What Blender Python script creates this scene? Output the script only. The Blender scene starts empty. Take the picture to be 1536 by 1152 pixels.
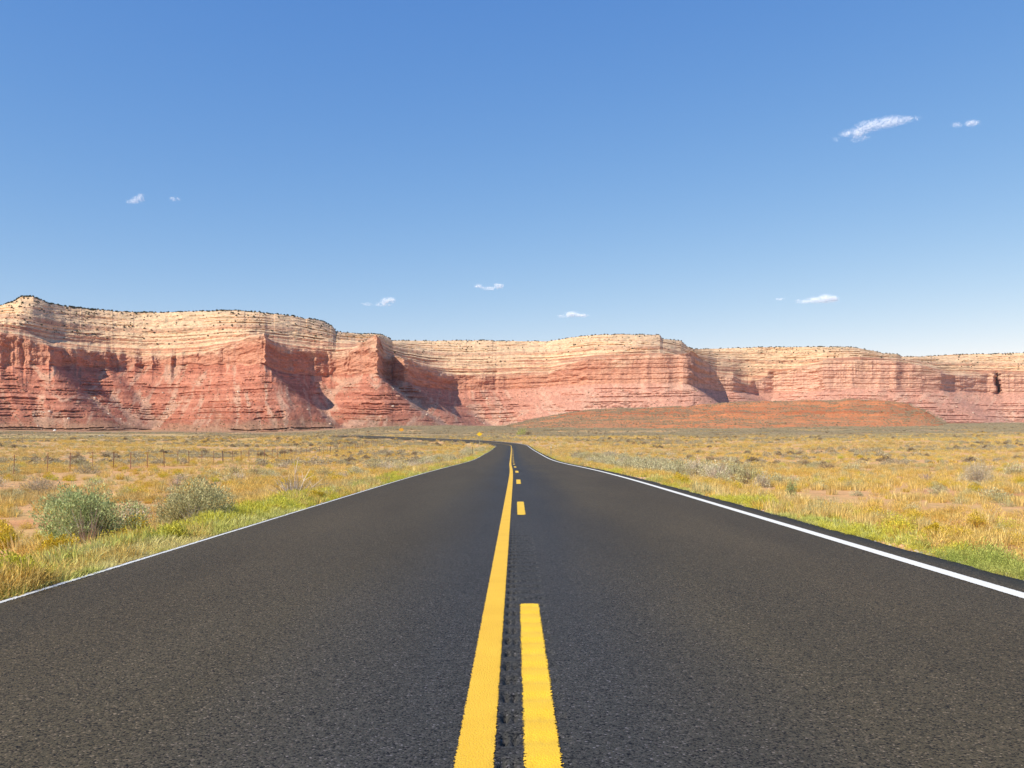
import bpy, math, random
import numpy as np
from mathutils import Vector, Matrix

random.seed(7)
rng = np.random.default_rng(11)
scene = bpy.context.scene
col = scene.collection

# ------------------------------------------------------------------ camera, sky, sun
F = 1354.0            # focal length in photo pixels (1536 wide)
EYE = 1.2
VPX, VPY = 773.0, 667.0
cam_d = bpy.data.cameras.new("camera")
cam = bpy.data.objects.new("camera", cam_d)
col.objects.link(cam)
cam_d.sensor_width = 36.0
cam_d.lens = 36.0 * F / 1536.0
cam_d.shift_x = (768.0 - VPX) / 1536.0
cam_d.shift_y = (VPY - 576.0) / 1536.0
cam.location = (0, 0, EYE)
cam.rotation_euler = (math.radians(90), 0, 0)
cam_d.clip_start = 0.1
cam_d.clip_end = 40000
scene.camera = cam

SUN = Vector((-0.60, -0.50, 0.69)).normalized()
sun_el = math.asin(SUN.z)
sun_az = math.atan2(SUN.x, SUN.y)
world = bpy.data.worlds.new("World")
scene.world = world
world.use_nodes = True
wn = world.node_tree
wn.nodes.clear()
sky = wn.nodes.new("ShaderNodeTexSky")
sky.sky_type = 'NISHITA'
sky.sun_disc = False
sky.sun_elevation = sun_el
sky.sun_rotation = sun_az % (2 * math.pi)
sky.altitude = 1500
sky.air_density = 1.0
sky.dust_density = 0.0
sky.ozone_density = 4.0
bg = wn.nodes.new("ShaderNodeBackground")
bg.inputs['Strength'].default_value = 0.11
wo = wn.nodes.new("ShaderNodeOutputWorld")
# dry desert air: per channel curve on the sky's colour
sp_ = wn.nodes.new("ShaderNodeSeparateColor"); cb_ = wn.nodes.new("ShaderNodeCombineColor")
wn.links.new(sky.outputs[0], sp_.inputs[0])
for ch, (p_, k_) in enumerate(((1.36, 0.95), (0.89, 1.31), (0.41, 2.90))):
    pw = wn.nodes.new("ShaderNodeMath"); pw.operation = 'POWER'; pw.inputs[1].default_value = p_
    ml = wn.nodes.new("ShaderNodeMath"); ml.operation = 'MULTIPLY'; ml.inputs[1].default_value = k_
    wn.links.new(sp_.outputs[ch], pw.inputs[0]); wn.links.new(pw.outputs[0], ml.inputs[0]); wn.links.new(ml.outputs[0], cb_.inputs[ch])
wn.links.new(cb_.outputs[0], bg.inputs[0])
wn.links.new(bg.outputs[0], wo.inputs[0])
sl = bpy.data.lights.new("sun", 'SUN')
sl.energy = 4.6
sl.angle = math.radians(0.5)
sl.color = (1.0, 0.94, 0.83)
so = bpy.data.objects.new("sun", sl)
col.objects.link(so)
so.rotation_euler = SUN.to_track_quat('Z', 'Y').to_euler()
so.location = (-50, -30, 60)
scene.view_settings.view_transform = 'Standard'
scene.view_settings.look = 'None'
scene.view_settings.gamma = 1.0
scene.view_settings.exposure = 0.35
scene.cycles.max_bounces = 5
scene.cycles.diffuse_bounces = 3
scene.cycles.glossy_bounces = 2
scene.cycles.transmission_bounces = 3
scene.cycles.transparent_max_bounces = 8
scene.cycles.volume_bounces = 0

# ------------------------------------------------------------------ helpers
def sm(a, b, x):
    t = np.clip((np.asarray(x, float) - a) / (b - a), 0, 1)
    return t * t * (3 - 2 * t)

def _h(ix, iy, seed):
    n = (ix.astype(np.int64) * 374761393 + iy.astype(np.int64) * 668265263 + seed * 974634777) & 0xffffffff
    n = ((n ^ (n >> 13)) * 1274126177) & 0xffffffff
    n = n ^ (n >> 16)
    return (n & 0xffffff) / float(0xffffff)

def vn(x, y, seed=0):
    x = np.asarray(x, float); y = np.asarray(y, float)
    x, y = np.broadcast_arrays(x, y)
    ix = np.floor(x); iy = np.floor(y)
    fx = x - ix; fy = y - iy
    fx = fx * fx * (3 - 2 * fx); fy = fy * fy * (3 - 2 * fy)
    a = _h(ix, iy, seed); b = _h(ix + 1, iy, seed)
    c = _h(ix, iy + 1, seed); d = _h(ix + 1, iy + 1, seed)
    return (a + (b - a) * fx) * (1 - fy) + (c + (d - c) * fx) * fy

def fbm(x, y, oct=4, seed=0, gain=0.5):
    s = 0.0; a = 1.0; t = 0.0
    for k in range(oct):
        s = s + a * (vn(x * 2.03 ** k + 17.3 * k, y * 2.03 ** k + 9.1 * k, seed + k) * 2 - 1)
        t += a; a *= gain
    return s / t

def gsmooth(a, sigma):
    n = int(sigma * 3) + 1
    k = np.exp(-0.5 * (np.arange(-n, n + 1) / sigma) ** 2); k /= k.sum()
    return np.convolve(np.pad(a, n, mode='edge'), k, mode='valid')

def make_mesh(name, V, faces_by_n, mats=(), midx=None, smooth=False):
    """faces_by_n: list of int arrays (m, 3) or (m, 4)."""
    me = bpy.data.meshes.new(name)
    V = np.asarray(V, np.float32)
    me.vertices.add(len(V))
    me.vertices.foreach_set('co', V.ravel())
    loops = np.concatenate([np.asarray(f, np.int32).ravel() for f in faces_by_n])
    tot = np.concatenate([np.full(len(f), np.asarray(f).shape[1], np.int32) for f in faces_by_n])
    me.loops.add(len(loops))
    me.loops.foreach_set('vertex_index', loops)
    me.polygons.add(len(tot))
    st = np.zeros(len(tot), np.int32); st[1:] = np.cumsum(tot)[:-1]
    me.polygons.foreach_set('loop_start', st)
    if midx is not None:
        me.polygons.foreach_set('material_index', np.asarray(midx, np.int32))
    me.polygons.foreach_set('use_smooth', np.full(len(tot), smooth, bool))
    me.update(calc_edges=True)
    for m in mats:
        me.materials.append(m)
    return me

def color_attr(me, name, rgb):
    a = me.attributes.new(name, 'FLOAT_COLOR', 'POINT')
    c = np.ones((len(rgb), 4), np.float32); c[:, :3] = rgb
    a.data.foreach_set('color', c.ravel())

def float_attr(me, name, v):
    a = me.attributes.new(name, 'FLOAT', 'POINT')
    a.data.foreach_set('value', np.asarray(v, np.float32).ravel())

def grid_faces(nr, nc, wrap=False):
    i = np.arange(nr - 1)[:, None]; j = np.arange(nc if wrap else nc - 1)[None, :]
    j2 = (j + 1) % nc
    q = np.stack([i * nc + j, i * nc + j2, (i + 1) * nc + j2, (i + 1) * nc + j], -1)
    return q.reshape(-1, 4)

def tag(o, label=None, cat=None, group=None, kind=None):
    if label: o['label'] = label
    if cat: o['category'] = cat
    if group: o['group'] = group
    if kind: o['kind'] = kind
    return o

def link(name, me, parent=None, loc=None):
    o = bpy.data.objects.new(name, me)
    col.objects.link(o)
    if parent is not None: o.parent = parent
    if loc is not None: o.location = loc
    return o

def empty(name, loc=(0, 0, 0), rz=0.0):
    o = bpy.data.objects.new(name, None)
    col.objects.link(o)
    o.location = loc
    o.rotation_euler = (0, 0, rz)
    o.empty_display_size = 0.3
    return o

class MB:
    """collects boxes, tubes and prisms into one mesh."""
    def __init__(self): self.v = []; self.q = []; self.t = []
    def box(self, c, s, rot=None):
        n = len(self.v)
        for dx in (-.5, .5):
            for dy in (-.5, .5):
                for dz in (-.5, .5):
                    p = Vector((dx * s[0], dy * s[1], dz * s[2]))
                    if rot is not None: p = rot @ p
                    self.v.append((p.x + c[0], p.y + c[1], p.z + c[2]))
        for f in ((0, 1, 3, 2), (4, 6, 7, 5), (0, 4, 5, 1), (2, 3, 7, 6), (0, 2, 6, 4), (1, 5, 7, 3)):
            self.q.append([n + k for k in f])
    def tube(self, a, b, r0, r1, k=6):
        a = Vector(a); b = Vector(b); d = (b - a).normalized()
        u = d.orthogonal().normalized(); w = d.cross(u)
        n = len(self.v)
        for p, r in ((a, r0), (b, r1)):
            for i in range(k):
                t = 2 * math.pi * i / k
                q = p + u * (r * math.cos(t)) + w * (r * math.sin(t))
                self.v.append(tuple(q))
        for i in range(k):
            j = (i + 1) % k
            self.q.append([n + i, n + j, n + k + j, n + k + i])
        for i in range(1, k - 1):
            self.t.append([n, n + i + 1, n + i])
            self.t.append([n + k, n + k + i, n + k + i + 1])
    def prism(self, pts, y0, y1):
        """polygon in XZ extruded along Y."""
        n = len(self.v); k = len(pts)
        for y in (y0, y1):
            for (x, z) in pts: self.v.append((x, y, z))
        for i in range(k):
            j = (i + 1) % k
            self.q.append([n + i, n + j, n + k + j, n + k + i])
        for i in range(1, k - 1):
            self.t.append([n, n + i, n + i + 1])
            self.t.append([n + k, n + k + i + 1, n + k + i])
    def mesh(self, name, mat, smooth=False):
        fs = []
        if self.q: fs.append(np.array(self.q))
        if self.t: fs.append(np.array(self.t))
        return make_mesh(name, np.array(self.v), fs, [mat], smooth=smooth)

# ------------------------------------------------------------------ materials
def new_mat(name):
    m = bpy.data.materials.new(name); m.use_nodes = True
    m.node_tree.nodes.clear()
    return m, m.node_tree.nodes, m.node_tree.links

def N(nodes, t, **kw):
    n = nodes.new(t)
    for k, v in kw.items():
        if k in n.inputs: n.inputs[k].default_value = v
        else: setattr(n, k, v)
    return n

def ramp(nodes, stops, interp='LINEAR'):
    r = nodes.new('ShaderNodeValToRGB')
    e = r.color_ramp.elements
    while len(e) < len(stops): e.new(0.5)
    for el, (p, c) in zip(e, stops):
        el.position = p
        el.color = (c[0], c[1], c[2], 1) if not isinstance(c, (int, float)) else (c, c, c, 1)
    r.color_ramp.interpolation = interp
    return r

def mixc(nodes, links, fac, a, b, mode='MIX'):
    m = nodes.new('ShaderNodeMix'); m.data_type = 'RGBA'; m.blend_type = mode
    def put(sock, v):
        if isinstance(v, (tuple, list)): sock.default_value = (v[0], v[1], v[2], 1)
        elif isinstance(v, (int, float)): sock.default_value = v
        else: links.new(v, sock)
    put(m.inputs[0], fac); put(m.inputs[6], a); put(m.inputs[7], b)
    return m.outputs[2]

def mathn(nodes, links, op, a, b=None, c=None):
    m = nodes.new('ShaderNodeMath'); m.operation = op
    for i, v in enumerate((a, b, c)):
        if v is None: continue
        if isinstance(v, (int, float)): m.inputs[i].default_value = v
        else: links.new(v, m.inputs[i])
    return m.outputs[0]

def leaf_mat(name, c1, c2, c3=None, scale=0.35, trans=0.32, var=1.15):
    """foliage: colour varies from plant to plant and in patches of the field."""
    m, n, l = new_mat(name)
    geo = n.new('ShaderNodeNewGeometry')
    nz = N(n, 'ShaderNodeTexNoise', Scale=scale, Detail=3.0)
    l.new(geo.outputs['Position'], nz.inputs['Vector'])
    nz2 = N(n, 'ShaderNodeTexNoise', Scale=5.0, Detail=2.0)
    l.new(geo.outputs['Position'], nz2.inputs['Vector'])
    s = mathn(n, l, 'ADD', mathn(n, l, 'MULTIPLY', nz.outputs[0], 0.6), mathn(n, l, 'MULTIPLY', nz2.outputs[0], 0.4))
    stops = [(0.36, c1), (0.62, c2)] if c3 is None else [(0.34, c1), (0.5, c2), (0.66, c3)]
    r = ramp(n, stops); l.new(s, r.inputs[0])
    isl = geo.outputs['Random Per Island']
    br = mathn(n, l, 'MULTIPLY_ADD', mathn(n, l, 'POWER', isl, 1.6), var, 1.0 - 0.42 * var)
    cc = mixc(n, l, 1.0, r.outputs[0], br, 'MULTIPLY')
    d = n.new('ShaderNodeBsdfDiffuse'); l.new(cc, d.inputs[0])
    t = n.new('ShaderNodeBsdfTranslucent'); l.new(cc, t.inputs[0])
    mx = N(n, 'ShaderNodeMixShader', Fac=trans)
    l.new(d.outputs[0], mx.inputs[1]); l.new(t.outputs[0], mx.inputs[2])
    o = n.new('ShaderNodeOutputMaterial'); l.new(mx.outputs[0], o.inputs[0])
    return m

def plain_mat(name, c, rough=0.6, metal=0.0, var=0.15, scale=8.0):
    m, n, l = new_mat(name)
    geo = n.new('ShaderNodeNewGeometry')
    nz = N(n, 'ShaderNodeTexNoise', Scale=scale, Detail=4.0)
    l.new(geo.outputs['Position'], nz.inputs['Vector'])
    lo = tuple(x * (1 - var) for x in c); hi = tuple(min(1, x * (1 + var)) for x in c)
    r = ramp(n, [(0.3, lo), (0.7, hi)]); l.new(nz.outputs[0], r.inputs[0])
    b = N(n, 'ShaderNodeBsdfPrincipled', Roughness=rough, Metallic=metal)
    l.new(r.outputs[0], b.inputs['Base Color'])
    o = n.new('ShaderNodeOutputMaterial'); l.new(b.outputs[0], o.inputs[0])
    return m

def rock_mat(name, fine=0.35, bump=1.2):
    """vertex attribute 'rock' holds the colour of the rock layer; noise adds weathering."""
    m, n, l = new_mat(name)
    at = N(n, 'ShaderNodeAttribute', attribute_name='rock')
    geo = n.new('ShaderNodeNewGeometry')
    mp = n.new('ShaderNodeMapping'); mp.inputs['Scale'].default_value = (1, 1, 3.0)
    l.new(geo.outputs['Position'], mp.inputs[0])
    nz = N(n, 'ShaderNodeTexNoise', Scale=fine, Detail=6.0, Roughness=0.65)
    l.new(mp.outputs[0], nz.inputs['Vector'])
    r = ramp(n, [(0.28, 0.58), (0.5, 1.0), (0.72, 1.34)]); l.new(nz.outputs[0], r.inputs[0])
    c = mixc(n, l, 1.0, at.outputs['Color'], r.outputs[0], 'MULTIPLY')
    b = N(n, 'ShaderNodeBsdfPrincipled', Roughness=0.95)
    b.inputs['Specular IOR Level'].default_value = 0.1
    l.new(c, b.inputs['Base Color'])
    bp = N(n, 'ShaderNodeBump', Strength=0.5, Distance=bump)
    l.new(nz.outputs[0], bp.inputs['Height']); l.new(bp.outputs[0], b.inputs['Normal'])
    o = n.new('ShaderNodeOutputMaterial'); l.new(b.outputs[0], o.inputs[0])
    return m

# ------------------------------------------------------------------ road path
RY = np.array([-60, 0, 20, 32, 43, 54, 66, 78, 90, 103, 115, 130, 145, 159, 180, 205, 222], float)
RZ = np.array([0, 0, 0, 0, -.05, -.13, -.23, -.31, -.35, -.32, -.24, -.13, -.03, .07, .28, .60, .84])
RXY = np.array([-60, 0, 32, 43, 54, 66, 102, 160, 222], float)
RX = np.array([0, 0, 0, -.03, -.12, -.22, -.36, -.55, -.85])
ys = np.arange(-60, 222.01, 1.0)
px_ = gsmooth(np.interp(ys, RXY, RX), 5); pz_ = gsmooth(np.interp(ys, RY, RZ), 5)
path = [(x, y, z, 0.0, 0.0) for x, y, z in zip(px_, ys, pz_)]
cx, cy, cz, hd = path[-1][0], 222.0, path[-1][2], 0.0
step = 1.0
turn = math.radians(70); RAD = 45.0
s_ = 0.0
while s_ < 330:
    hd_rate = 1.0 / RAD if hd < turn else 0.0
    if s_ > 110: hd_rate = -1.0 / 220 if hd > math.radians(48) else 0
    hd += hd_rate * step
    cx += -math.sin(hd) * step; cy += math.cos(hd) * step
    g = 0.041 if s_ < 68 else (0.041 - (s_ - 68) * 0.0028 if s_ < 84 else -0.004)
    cz += g * step
    s_ += step
    bank = 0.055 * sm(0, 30, s_) * (1 - sm(64, 95, s_))
    path.append((cx, cy, cz, hd, float(bank)))
path = np.array(path)
EDGE_L, EDGE_R = 3.97, 4.48
NSTR = len(ys)

def road_info(x, y):
    """signed lateral distance to the road's centre line (+ right), road height and bank there."""
    x = np.asarray(x, float); y = np.asarray(y, float)
    sh = x.shape
    x = x.ravel(); y = y.ravel()
    d = x - np.interp(y, path[:NSTR, 1], path[:NSTR, 0])
    z = np.interp(y, path[:NSTR, 1], path[:NSTR, 2])
    b = np.zeros_like(d)
    far = np.where(y > 205)[0]
    d[far] = 999.0
    near = far[(y[far] < 520) & (x[far] > -420) & (x[far] < 90)]
    P = path[NSTR - 40:]
    for k in range(0, len(near), 4000):
        ii = near[k:k + 4000]
        dx = x[ii][:, None] - P[None, :, 0]; dy = y[ii][:, None] - P[None, :, 1]
        j = np.argmin(dx * dx + dy * dy, 1)
        r = np.arange(len(ii))
        h = P[j, 3]
        lat = dx[r, j] * np.cos(h) + dy[r, j] * np.sin(h)
        dist = np.sqrt(dx[r, j] ** 2 + dy[r, j] ** 2)
        d[ii] = np.sign(lat) * np.maximum(dist, np.abs(lat))
        z[ii] = P[j, 2]; b[ii] = P[j, 4]
    return d.reshape(sh), z.reshape(sh), b.reshape(sh)

BR = [0, 110, 150, 200, 260, 400, 600, 1000, 1500, 2500, 6000]
BL = [-.75, -.72, -.55, .3, 1.6, 3.5, 6.0, 11.5, 20, 41, 110]
BC = [-.75, -.72, -.5, .6, 2.2, 5.4, 10.2, 20, 32, 53, 120]

def H(x, y):
    x = np.asarray(x, float); y = np.asarray(y, float)
    r = np.hypot(x, y)
    az = np.arctan2(x, np.maximum(np.abs(y), 1e-3))
    pxc = VPX + F * np.tan(np.clip(az, -1.2, 1.2))
    w = sm(380, 640, pxc)
    B = np.interp(r, BR, BL) * (1 - w) + np.interp(r, BR, BC) * w
    B = B + 0.10 * fbm(x / 4, y / 4, 3, 3) * sm(5, 9, np.abs(x)) + np.minimum(0.0022 * r, 1.5) * fbm(x / 45, y / 30, 3, 5) * sm(20, 60, r)
    B = B + np.minimum(0.001 * r, 1.0) * fbm(x / 160, y / 90, 2, 8)
    d, zr, bk = road_info(x, y)
    de = np.where(d > 0, d - EDGE_R, -d - EDGE_L)
    latc = np.clip(d, -9, 9)
    edge = zr + bk * latc
    drop = 0.05 + 0.42 * sm(0.0, 4.5, de) + 0.035 * fbm(x / 0.9, y / 0.9, 2, 21) * sm(0.2, 1, de)
    under = 0.16 + 0.0012 * r
    drop = np.where(de < -0.05, under, drop)
    wid = 18 + 30 * sm(190, 240, y)
    k = 1 - sm(3.0, wid, de)
    return B * (1 - k) + (edge - drop) * k

def at(px, y, zg=-0.55):
    """ground point that the photo shows at a pixel: the ray from the eye walked down to the ground."""
    for _ in range(25):
        d = F * (EYE - zg) / max(y - VPY, 0.5)
        X = (px - VPX) / F * d
        z = float(H(np.array([X]), np.array([d]))[0])
        zg = zg * 0.5 + z * 0.5
    return X, d, z

# ------------------------------------------------------------------ ground
fr = np.radians(np.arange(-40, 40.01, 0.15))
bk = np.radians(np.arange(44, 320, 3.2))
azs = np.concatenate([fr, bk])
rad = np.concatenate([[0.6, 1.4], np.geomspace(2.2, 6500, 430)])
A_, R_ = np.meshgrid(azs, rad)
GX = R_ * np.sin(A_); GY = R_ * np.cos(A_)
GZ = H(GX, GY)
V = np.stack([GX, GY, GZ], -1).reshape(-1, 3)
nA = len(azs)
fc = [grid_faces(len(rad), nA, wrap=True)]
cap = len(V)
V = np.vstack([V, [[0, 0, float(GZ[0].mean())]]])
i = np.arange(nA)
fc.append(np.stack([np.full(nA, cap), (i + 1) % nA, i], 1))
# how much of the ground low plants cover, and which
def cover_color(x, y):
    r = np.hypot(x, y)
    pxc = VPX + F * x / np.maximum(y, 1)
    soil = np.array([0.62, 0.345, 0.155]); soilr = np.array([0.53, 0.245, 0.105])
    gold = np.array([0.50, 0.35, 0.12]); sage = np.array([0.25, 0.19, 0.115]); tan = np.array([0.50, 0.37, 0.19])
    n1 = fbm(x / 9, y / 9, 4, 31); n2 = fbm(x / 70, y / 40, 4, 33); n3 = fbm(x / 2.2, y / 2.2, 3, 35)
    n4 = fbm(x / 130, y / 55, 4, 37)
    c = soil + (soilr - soil) * sm(-0.1, 0.5, n1)[:, None]
    g = sm(0.0, 0.35, n3 + 0.7 * n1 + 0.1 * sm(40, 120, r) + 0.25 * sm(100, 300, r))
    gc = tan + (gold - tan) * sm(-0.25, 0.25, n2)[:, None]
    c = c + (gc - c) * (g * (.35 + .4 * sm(40, 140, r)))[:, None]
    # grey sage flats: right and centre beyond about 300 m, left in a long band
    k = sm(230, 420, r) * sm(-0.28, 0.12, n4 + 0.25 * sm(500, 900, r)) * sm(430, 700, pxc)
    k2 = sm(600, 900, r) * (1 - sm(430, 700, pxc)) * sm(-.45, .0, n4 + .15)
    k = np.clip(k + k2, 0, 1)
    c = c + (sage - c) * (k * 0.8 * (.35 + .65 * sm(-.35, .1, fbm(x / 60, y / 30, 4, 39))))[:, None]
    # the long straw coloured flat on the left
    kk = sm(300, 420, r) * (1 - sm(700, 850, r)) * (1 - sm(420, 640, pxc)) * 0.75 * sm(-.25, .1, n2)
    c = c + (np.array([0.56, 0.43, 0.19]) - c) * kk[:, None]
    # red earth at the foot of the slopes
    kr = sm(1150, 1500, r) * (0.4 + 0.6 * sm(-.2, .3, n4))
    c = c + (np.array([0.42, 0.19, 0.11]) - c) * (kr * 0.7)[:, None]
    return np.clip(c, 0.01, 0.9)
gm = make_mesh("ground", V, fc, smooth=True)
color_attr(gm, 'earth', cover_color(V[:, 0], V[:, 1]))
m, n, l = new_mat("desert_earth")
at_ = N(n, 'ShaderNodeAttribute', attribute_name='earth')
geo = n.new('ShaderNodeNewGeometry')
nz = N(n, 'ShaderNodeTexNoise', Scale=1.3, Detail=8.0, Roughness=0.65)
l.new(geo.outputs['Position'], nz.inputs['Vector'])
r1 = ramp(n, [(0.25, 0.72), (0.5, 1.0), (0.75, 1.22)]); l.new(nz.outputs[0], r1.inputs[0])
vo = N(n, 'ShaderNodeTexVoronoi', Scale=14.0); l.new(geo.outputs['Position'], vo.inputs['Vector'])
r2 = ramp(n, [(0.0, (0.8, 0.78, 0.75)), (0.5, (1, 1, 1)), (1.0, (1.12, 1.1, 1.06))]); l.new(vo.outputs['Color'], r2.inputs[0])
c = mixc(n, l, 1.0, at_.outputs['Color'], r1.outputs[0], 'MULTIPLY')
c = mixc(n, l, 0.7, c, r2.outputs[0], 'MULTIPLY')
b = N(n, 'ShaderNodeBsdfPrincipled', Roughness=0.95); b.inputs['Specular IOR Level'].default_value = 0.1
l.new(c, b.inputs['Base Color'])
bp = N(n, 'ShaderNodeBump', Strength=0.8, Distance=0.08); l.new(nz.outputs[0], bp.inputs['Height'])
l.new(bp.outputs[0], b.inputs['Normal'])
o = n.new('ShaderNodeOutputMaterial'); l.new(b.outputs[0], o.inputs[0])
gm.materials.append(m)
EARTH = m
ground = tag(link("ground", gm), "sandy orange desert plain with thin dry cover", "ground", kind='structure')

# ------------------------------------------------------------------ mesa wall
T = np.array([  # px, cliff distance, row of cliff base, row of cliff top, row of rim
 (-900,1850,548,505,455),(-400,1780,548,500,452),(-250,1900,549,515,458),(-100,1800,548,500,462),(0,1830,548,499,458),(22,1840,548,503,452),(29,1842,548,504,446.5),(34,1846,548,507,444.5),(50,1852,548,512,444.5),(57,1855,549,514,448),(64,1855,549,515,450.5),
 (73,1862,549,519,455),(79,1885,549,521,456),(92,1965,550,523,459),(118,1990,549.5,523,461),(124,2025,549.5,524,463),(160,2055,549,527,465.5),(166,2085,549,529,466),(200,2110,547.5,533,468),
 (240,2105,546,536,469),(300,2060,547,531,467),(350,1970,548,514,466.5),(385,1900,547,503,468),(397,1890,546,500,469),
 (401,1925,549,508,469.5),(407,1990,553,514,470),(425,2055,560,519,472),(440,2080,562,522,474),(444,2105,562,523,475),(470,2140,564,525,479),(485,2150,563.5,527,482),(499,2158,562,529,490),(504,2160,561,530,498),
 (526,2140,561,524,499.5),(530,2105,561,522,500),(548,2070,561,512,500.5),(561,2022,561,503,501),(567,2026,562,503,502),(570,2090,564,507,502.5),(575,2195,568,524,503.5),
 (582,2225,570,533,507),(588,2228,571,535,511),(598,2210,573,537,511),(606,2195,574,538,511),(612,2198,574,539,511),(615,2270,577,541,511),(624,2390,580,545,511),(640,2480,583,551,511),(644,2490,583,552,511),
 (656,2570,584,556,511),(668,2610,585,560,511),(700,2650,585,562,511),(760,2650,584,565,511.5),(820,2610,581,560,512),(850,2540,577,547,508),
 (868,2510,576.5,543,505),(880,2480,576,540,503.5),(930,2450,575,536,501.5),(990,2430,575,533,503),(994,2430,575,533,509),(1022,2430,575,531,511),(1030,2430,575,530,519),
 (1037,2440,575,527,523),(1043,2520,578,530,524),(1050,2600,582,537,524),(1062,2690,585,546,523.5),(1075,2740,587,562,523),
 (1100,2750,589,563,522),(1112,2790,590,574,522),(1122,2870,590,578,521.5),(1132,2960,588,572,521),(1160,2990,587,560,521),
 (1225,2900,586,548,520),(1235,2860,584,541,520.5),(1280,2850,583,540,521),(1310,2850,583,540,526),(1325,2850,583,540,530),(1345,2850,583,541,531),(1352,2862,583,543,535),(1380,2872,583,547,535),
 (1410,2910,584,558,533),(1430,2995,587,563,532),(1480,3080,589,561,531),(1492,3080,590,560,531),(1496,3150,590,560,530.5),
 (1501,3090,590,560,530),(1536,3080,590,562,529.5),(1700,3100,590,560,528),(2000,3050,590,556,527),(2500,3100,590,560,528)], float)
pxs = np.concatenate([np.arange(-900, -330, 2.5), np.arange(-330, 1870, 0.75), np.arange(1870, 2500, 2.5)])
RC = np.interp(pxs, T[:, 0], T[:, 1]); YB = np.interp(pxs, T[:, 0], T[:, 2]); YT = np.interp(pxs, T[:, 0], T[:, 3]); YS = np.interp(pxs, T[:, 0], T[:, 4])
sarc = pxs / F * 2250.0
zb = (VPY - YB) / F * RC + EYE
zt = (VPY - YT) / F * RC + EYE
ZRIM = 331.0 - 4 * sm(500, 900, pxs)
RR = ZRIM * F / (VPY - YS + 1.0)
RR = np.maximum(RR, RC + 14 + (ZRIM - zt) * 0.45)
_e = np.arange(-900, 2500.1, 2.0)
RR = np.maximum(np.interp(pxs, _e, gsmooth(np.interp(_e, pxs, RR), 13)), RC + 14 + (ZRIM - zt) * 0.35)
zrim = (VPY - YS) / F * RR + EYE
zb = zb + 5 * fbm(sarc / 34, 0 * sarc, 4, 50)
zt = np.maximum(zt + 4.0 * fbm(sarc / 26, 0 * sarc + 4, 4, 51), zb + 2)
zrim = zrim + 0.9 * fbm(sarc / 18, 0 * sarc + 9, 4, 52) + 1.2 * np.round(1.2 * fbm(sarc / 60, 0 * sarc + 2, 2, 53))
butt = 10 * fbm(sarc / 80, 0 * sarc, 3, 54) + (26 - 19 * sm(640, 880, pxs)) * (np.abs(fbm((sarc + 25 * fbm(sarc / 90, 0 * sarc, 2, 46)) / 34, 0 * sarc + 3, 3, 55)) - .2)
RCb = RC + butt * sm(0, 1, 1.0)
# smoothed plan lines for the talus: it spreads and straightens as it descends
even = np.arange(-900, 2500.1, 2.0)
RCe = np.interp(even, pxs, RC)
nA_, nB_, nC_ = 120, 56, 104
C = len(pxs)
S2 = sarc[None, :]
wcol = 0.75 * np.ones(C)
def csmooth(a, sg_px):
    return np.interp(pxs, even, gsmooth(np.interp(even, pxs, a), sg_px / 2))
# strata (same absolute heights everywhere, gently undulating)
def strata(z, seed, thin, thick, zmax=420):
    rg = np.random.default_rng(seed)
    e = [-60.0]; v = []
    while e[-1] < zmax:
        e.append(e[-1] + rg.uniform(thin, thick)); v.append(rg.uniform(0, 1))
    e = np.array(e); v = np.array(v + [0.5])
    k = np.clip(np.searchsorted(e, z) - 1, 0, len(v) - 1)
    th = np.append(np.diff(e), 5)[k]
    return v[k], np.clip((z - e[k]) / th, 0, 1), th
def bench(f, riser, cut=0.30):
    """fraction of a layer's run reached at height fraction f: bench first, then an upright riser."""
    under = sm(1 - riser - .04, 1 - riser + .04, f) * (1 - sm(.80, .88, f))
    return np.minimum(f / (1 - riser), 1.0) - f + cut * under
# A: talus
tA = np.linspace(0, 1, nA_)[:, None]
zA = -12 + (zb[None, :] + 12) * tA
zline = np.linspace(-40, 260, 601)
cotl = 1.22 + 0.6 * sm(130, 40, zline) + 2.6 * sm(60, 5, zline)
Rint = np.concatenate([[0], np.cumsum(0.5 * (cotl[1:] + cotl[:-1]) * np.diff(zline))])
zbs = csmooth(zb, 60)
depth = (zbs[None, :] - zA)
# every cliff point sheds a cone of debris; the slope is the union of all cones
se = even / F * 2250.0; dse = se[1] - se[0]
zbe = np.interp(even, pxs, zbs)
zl = np.arange(-12, 236, 2.5)
ROFF = np.zeros((len(zl), len(even))); VAL = np.zeros_like(ROFF)
Rzb = np.interp(zbe, zline, Rint)
for q, zz in enumerate(zl):
    run = np.maximum(Rzb - np.interp(zz, zline, Rint), 0)
    best = RCe - run; win = se.copy()
    for off in range(1, int(run.max() / dse) + 1):
        for sg in (-1, 1):
            t = np.full(len(se), 1e9)
            src = slice(off, None) if sg > 0 else slice(None, -off)
            dst = slice(None, -off) if sg > 0 else slice(off, None)
            rr_ = run[src] ** 2 - (off * dse) ** 2
            t[dst] = np.where(rr_ > 0, RCe[src] - np.sqrt(np.maximum(rr_, 0)), 1e9)
            m_ = t < best
            best = np.where(m_, t, best)
            wsrc = np.full(len(se), 0.0); wsrc[dst] = se[src]
            win = np.where(m_, wsrc, win)
    ROFF[q] = gsmooth(best, 1.5)
    jump = np.zeros(len(se)); jump[3:-3] = np.abs(win[6:] - win[:-6])
    VAL[q] = gsmooth((jump > 55) * 1.0, 2.5)
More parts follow.
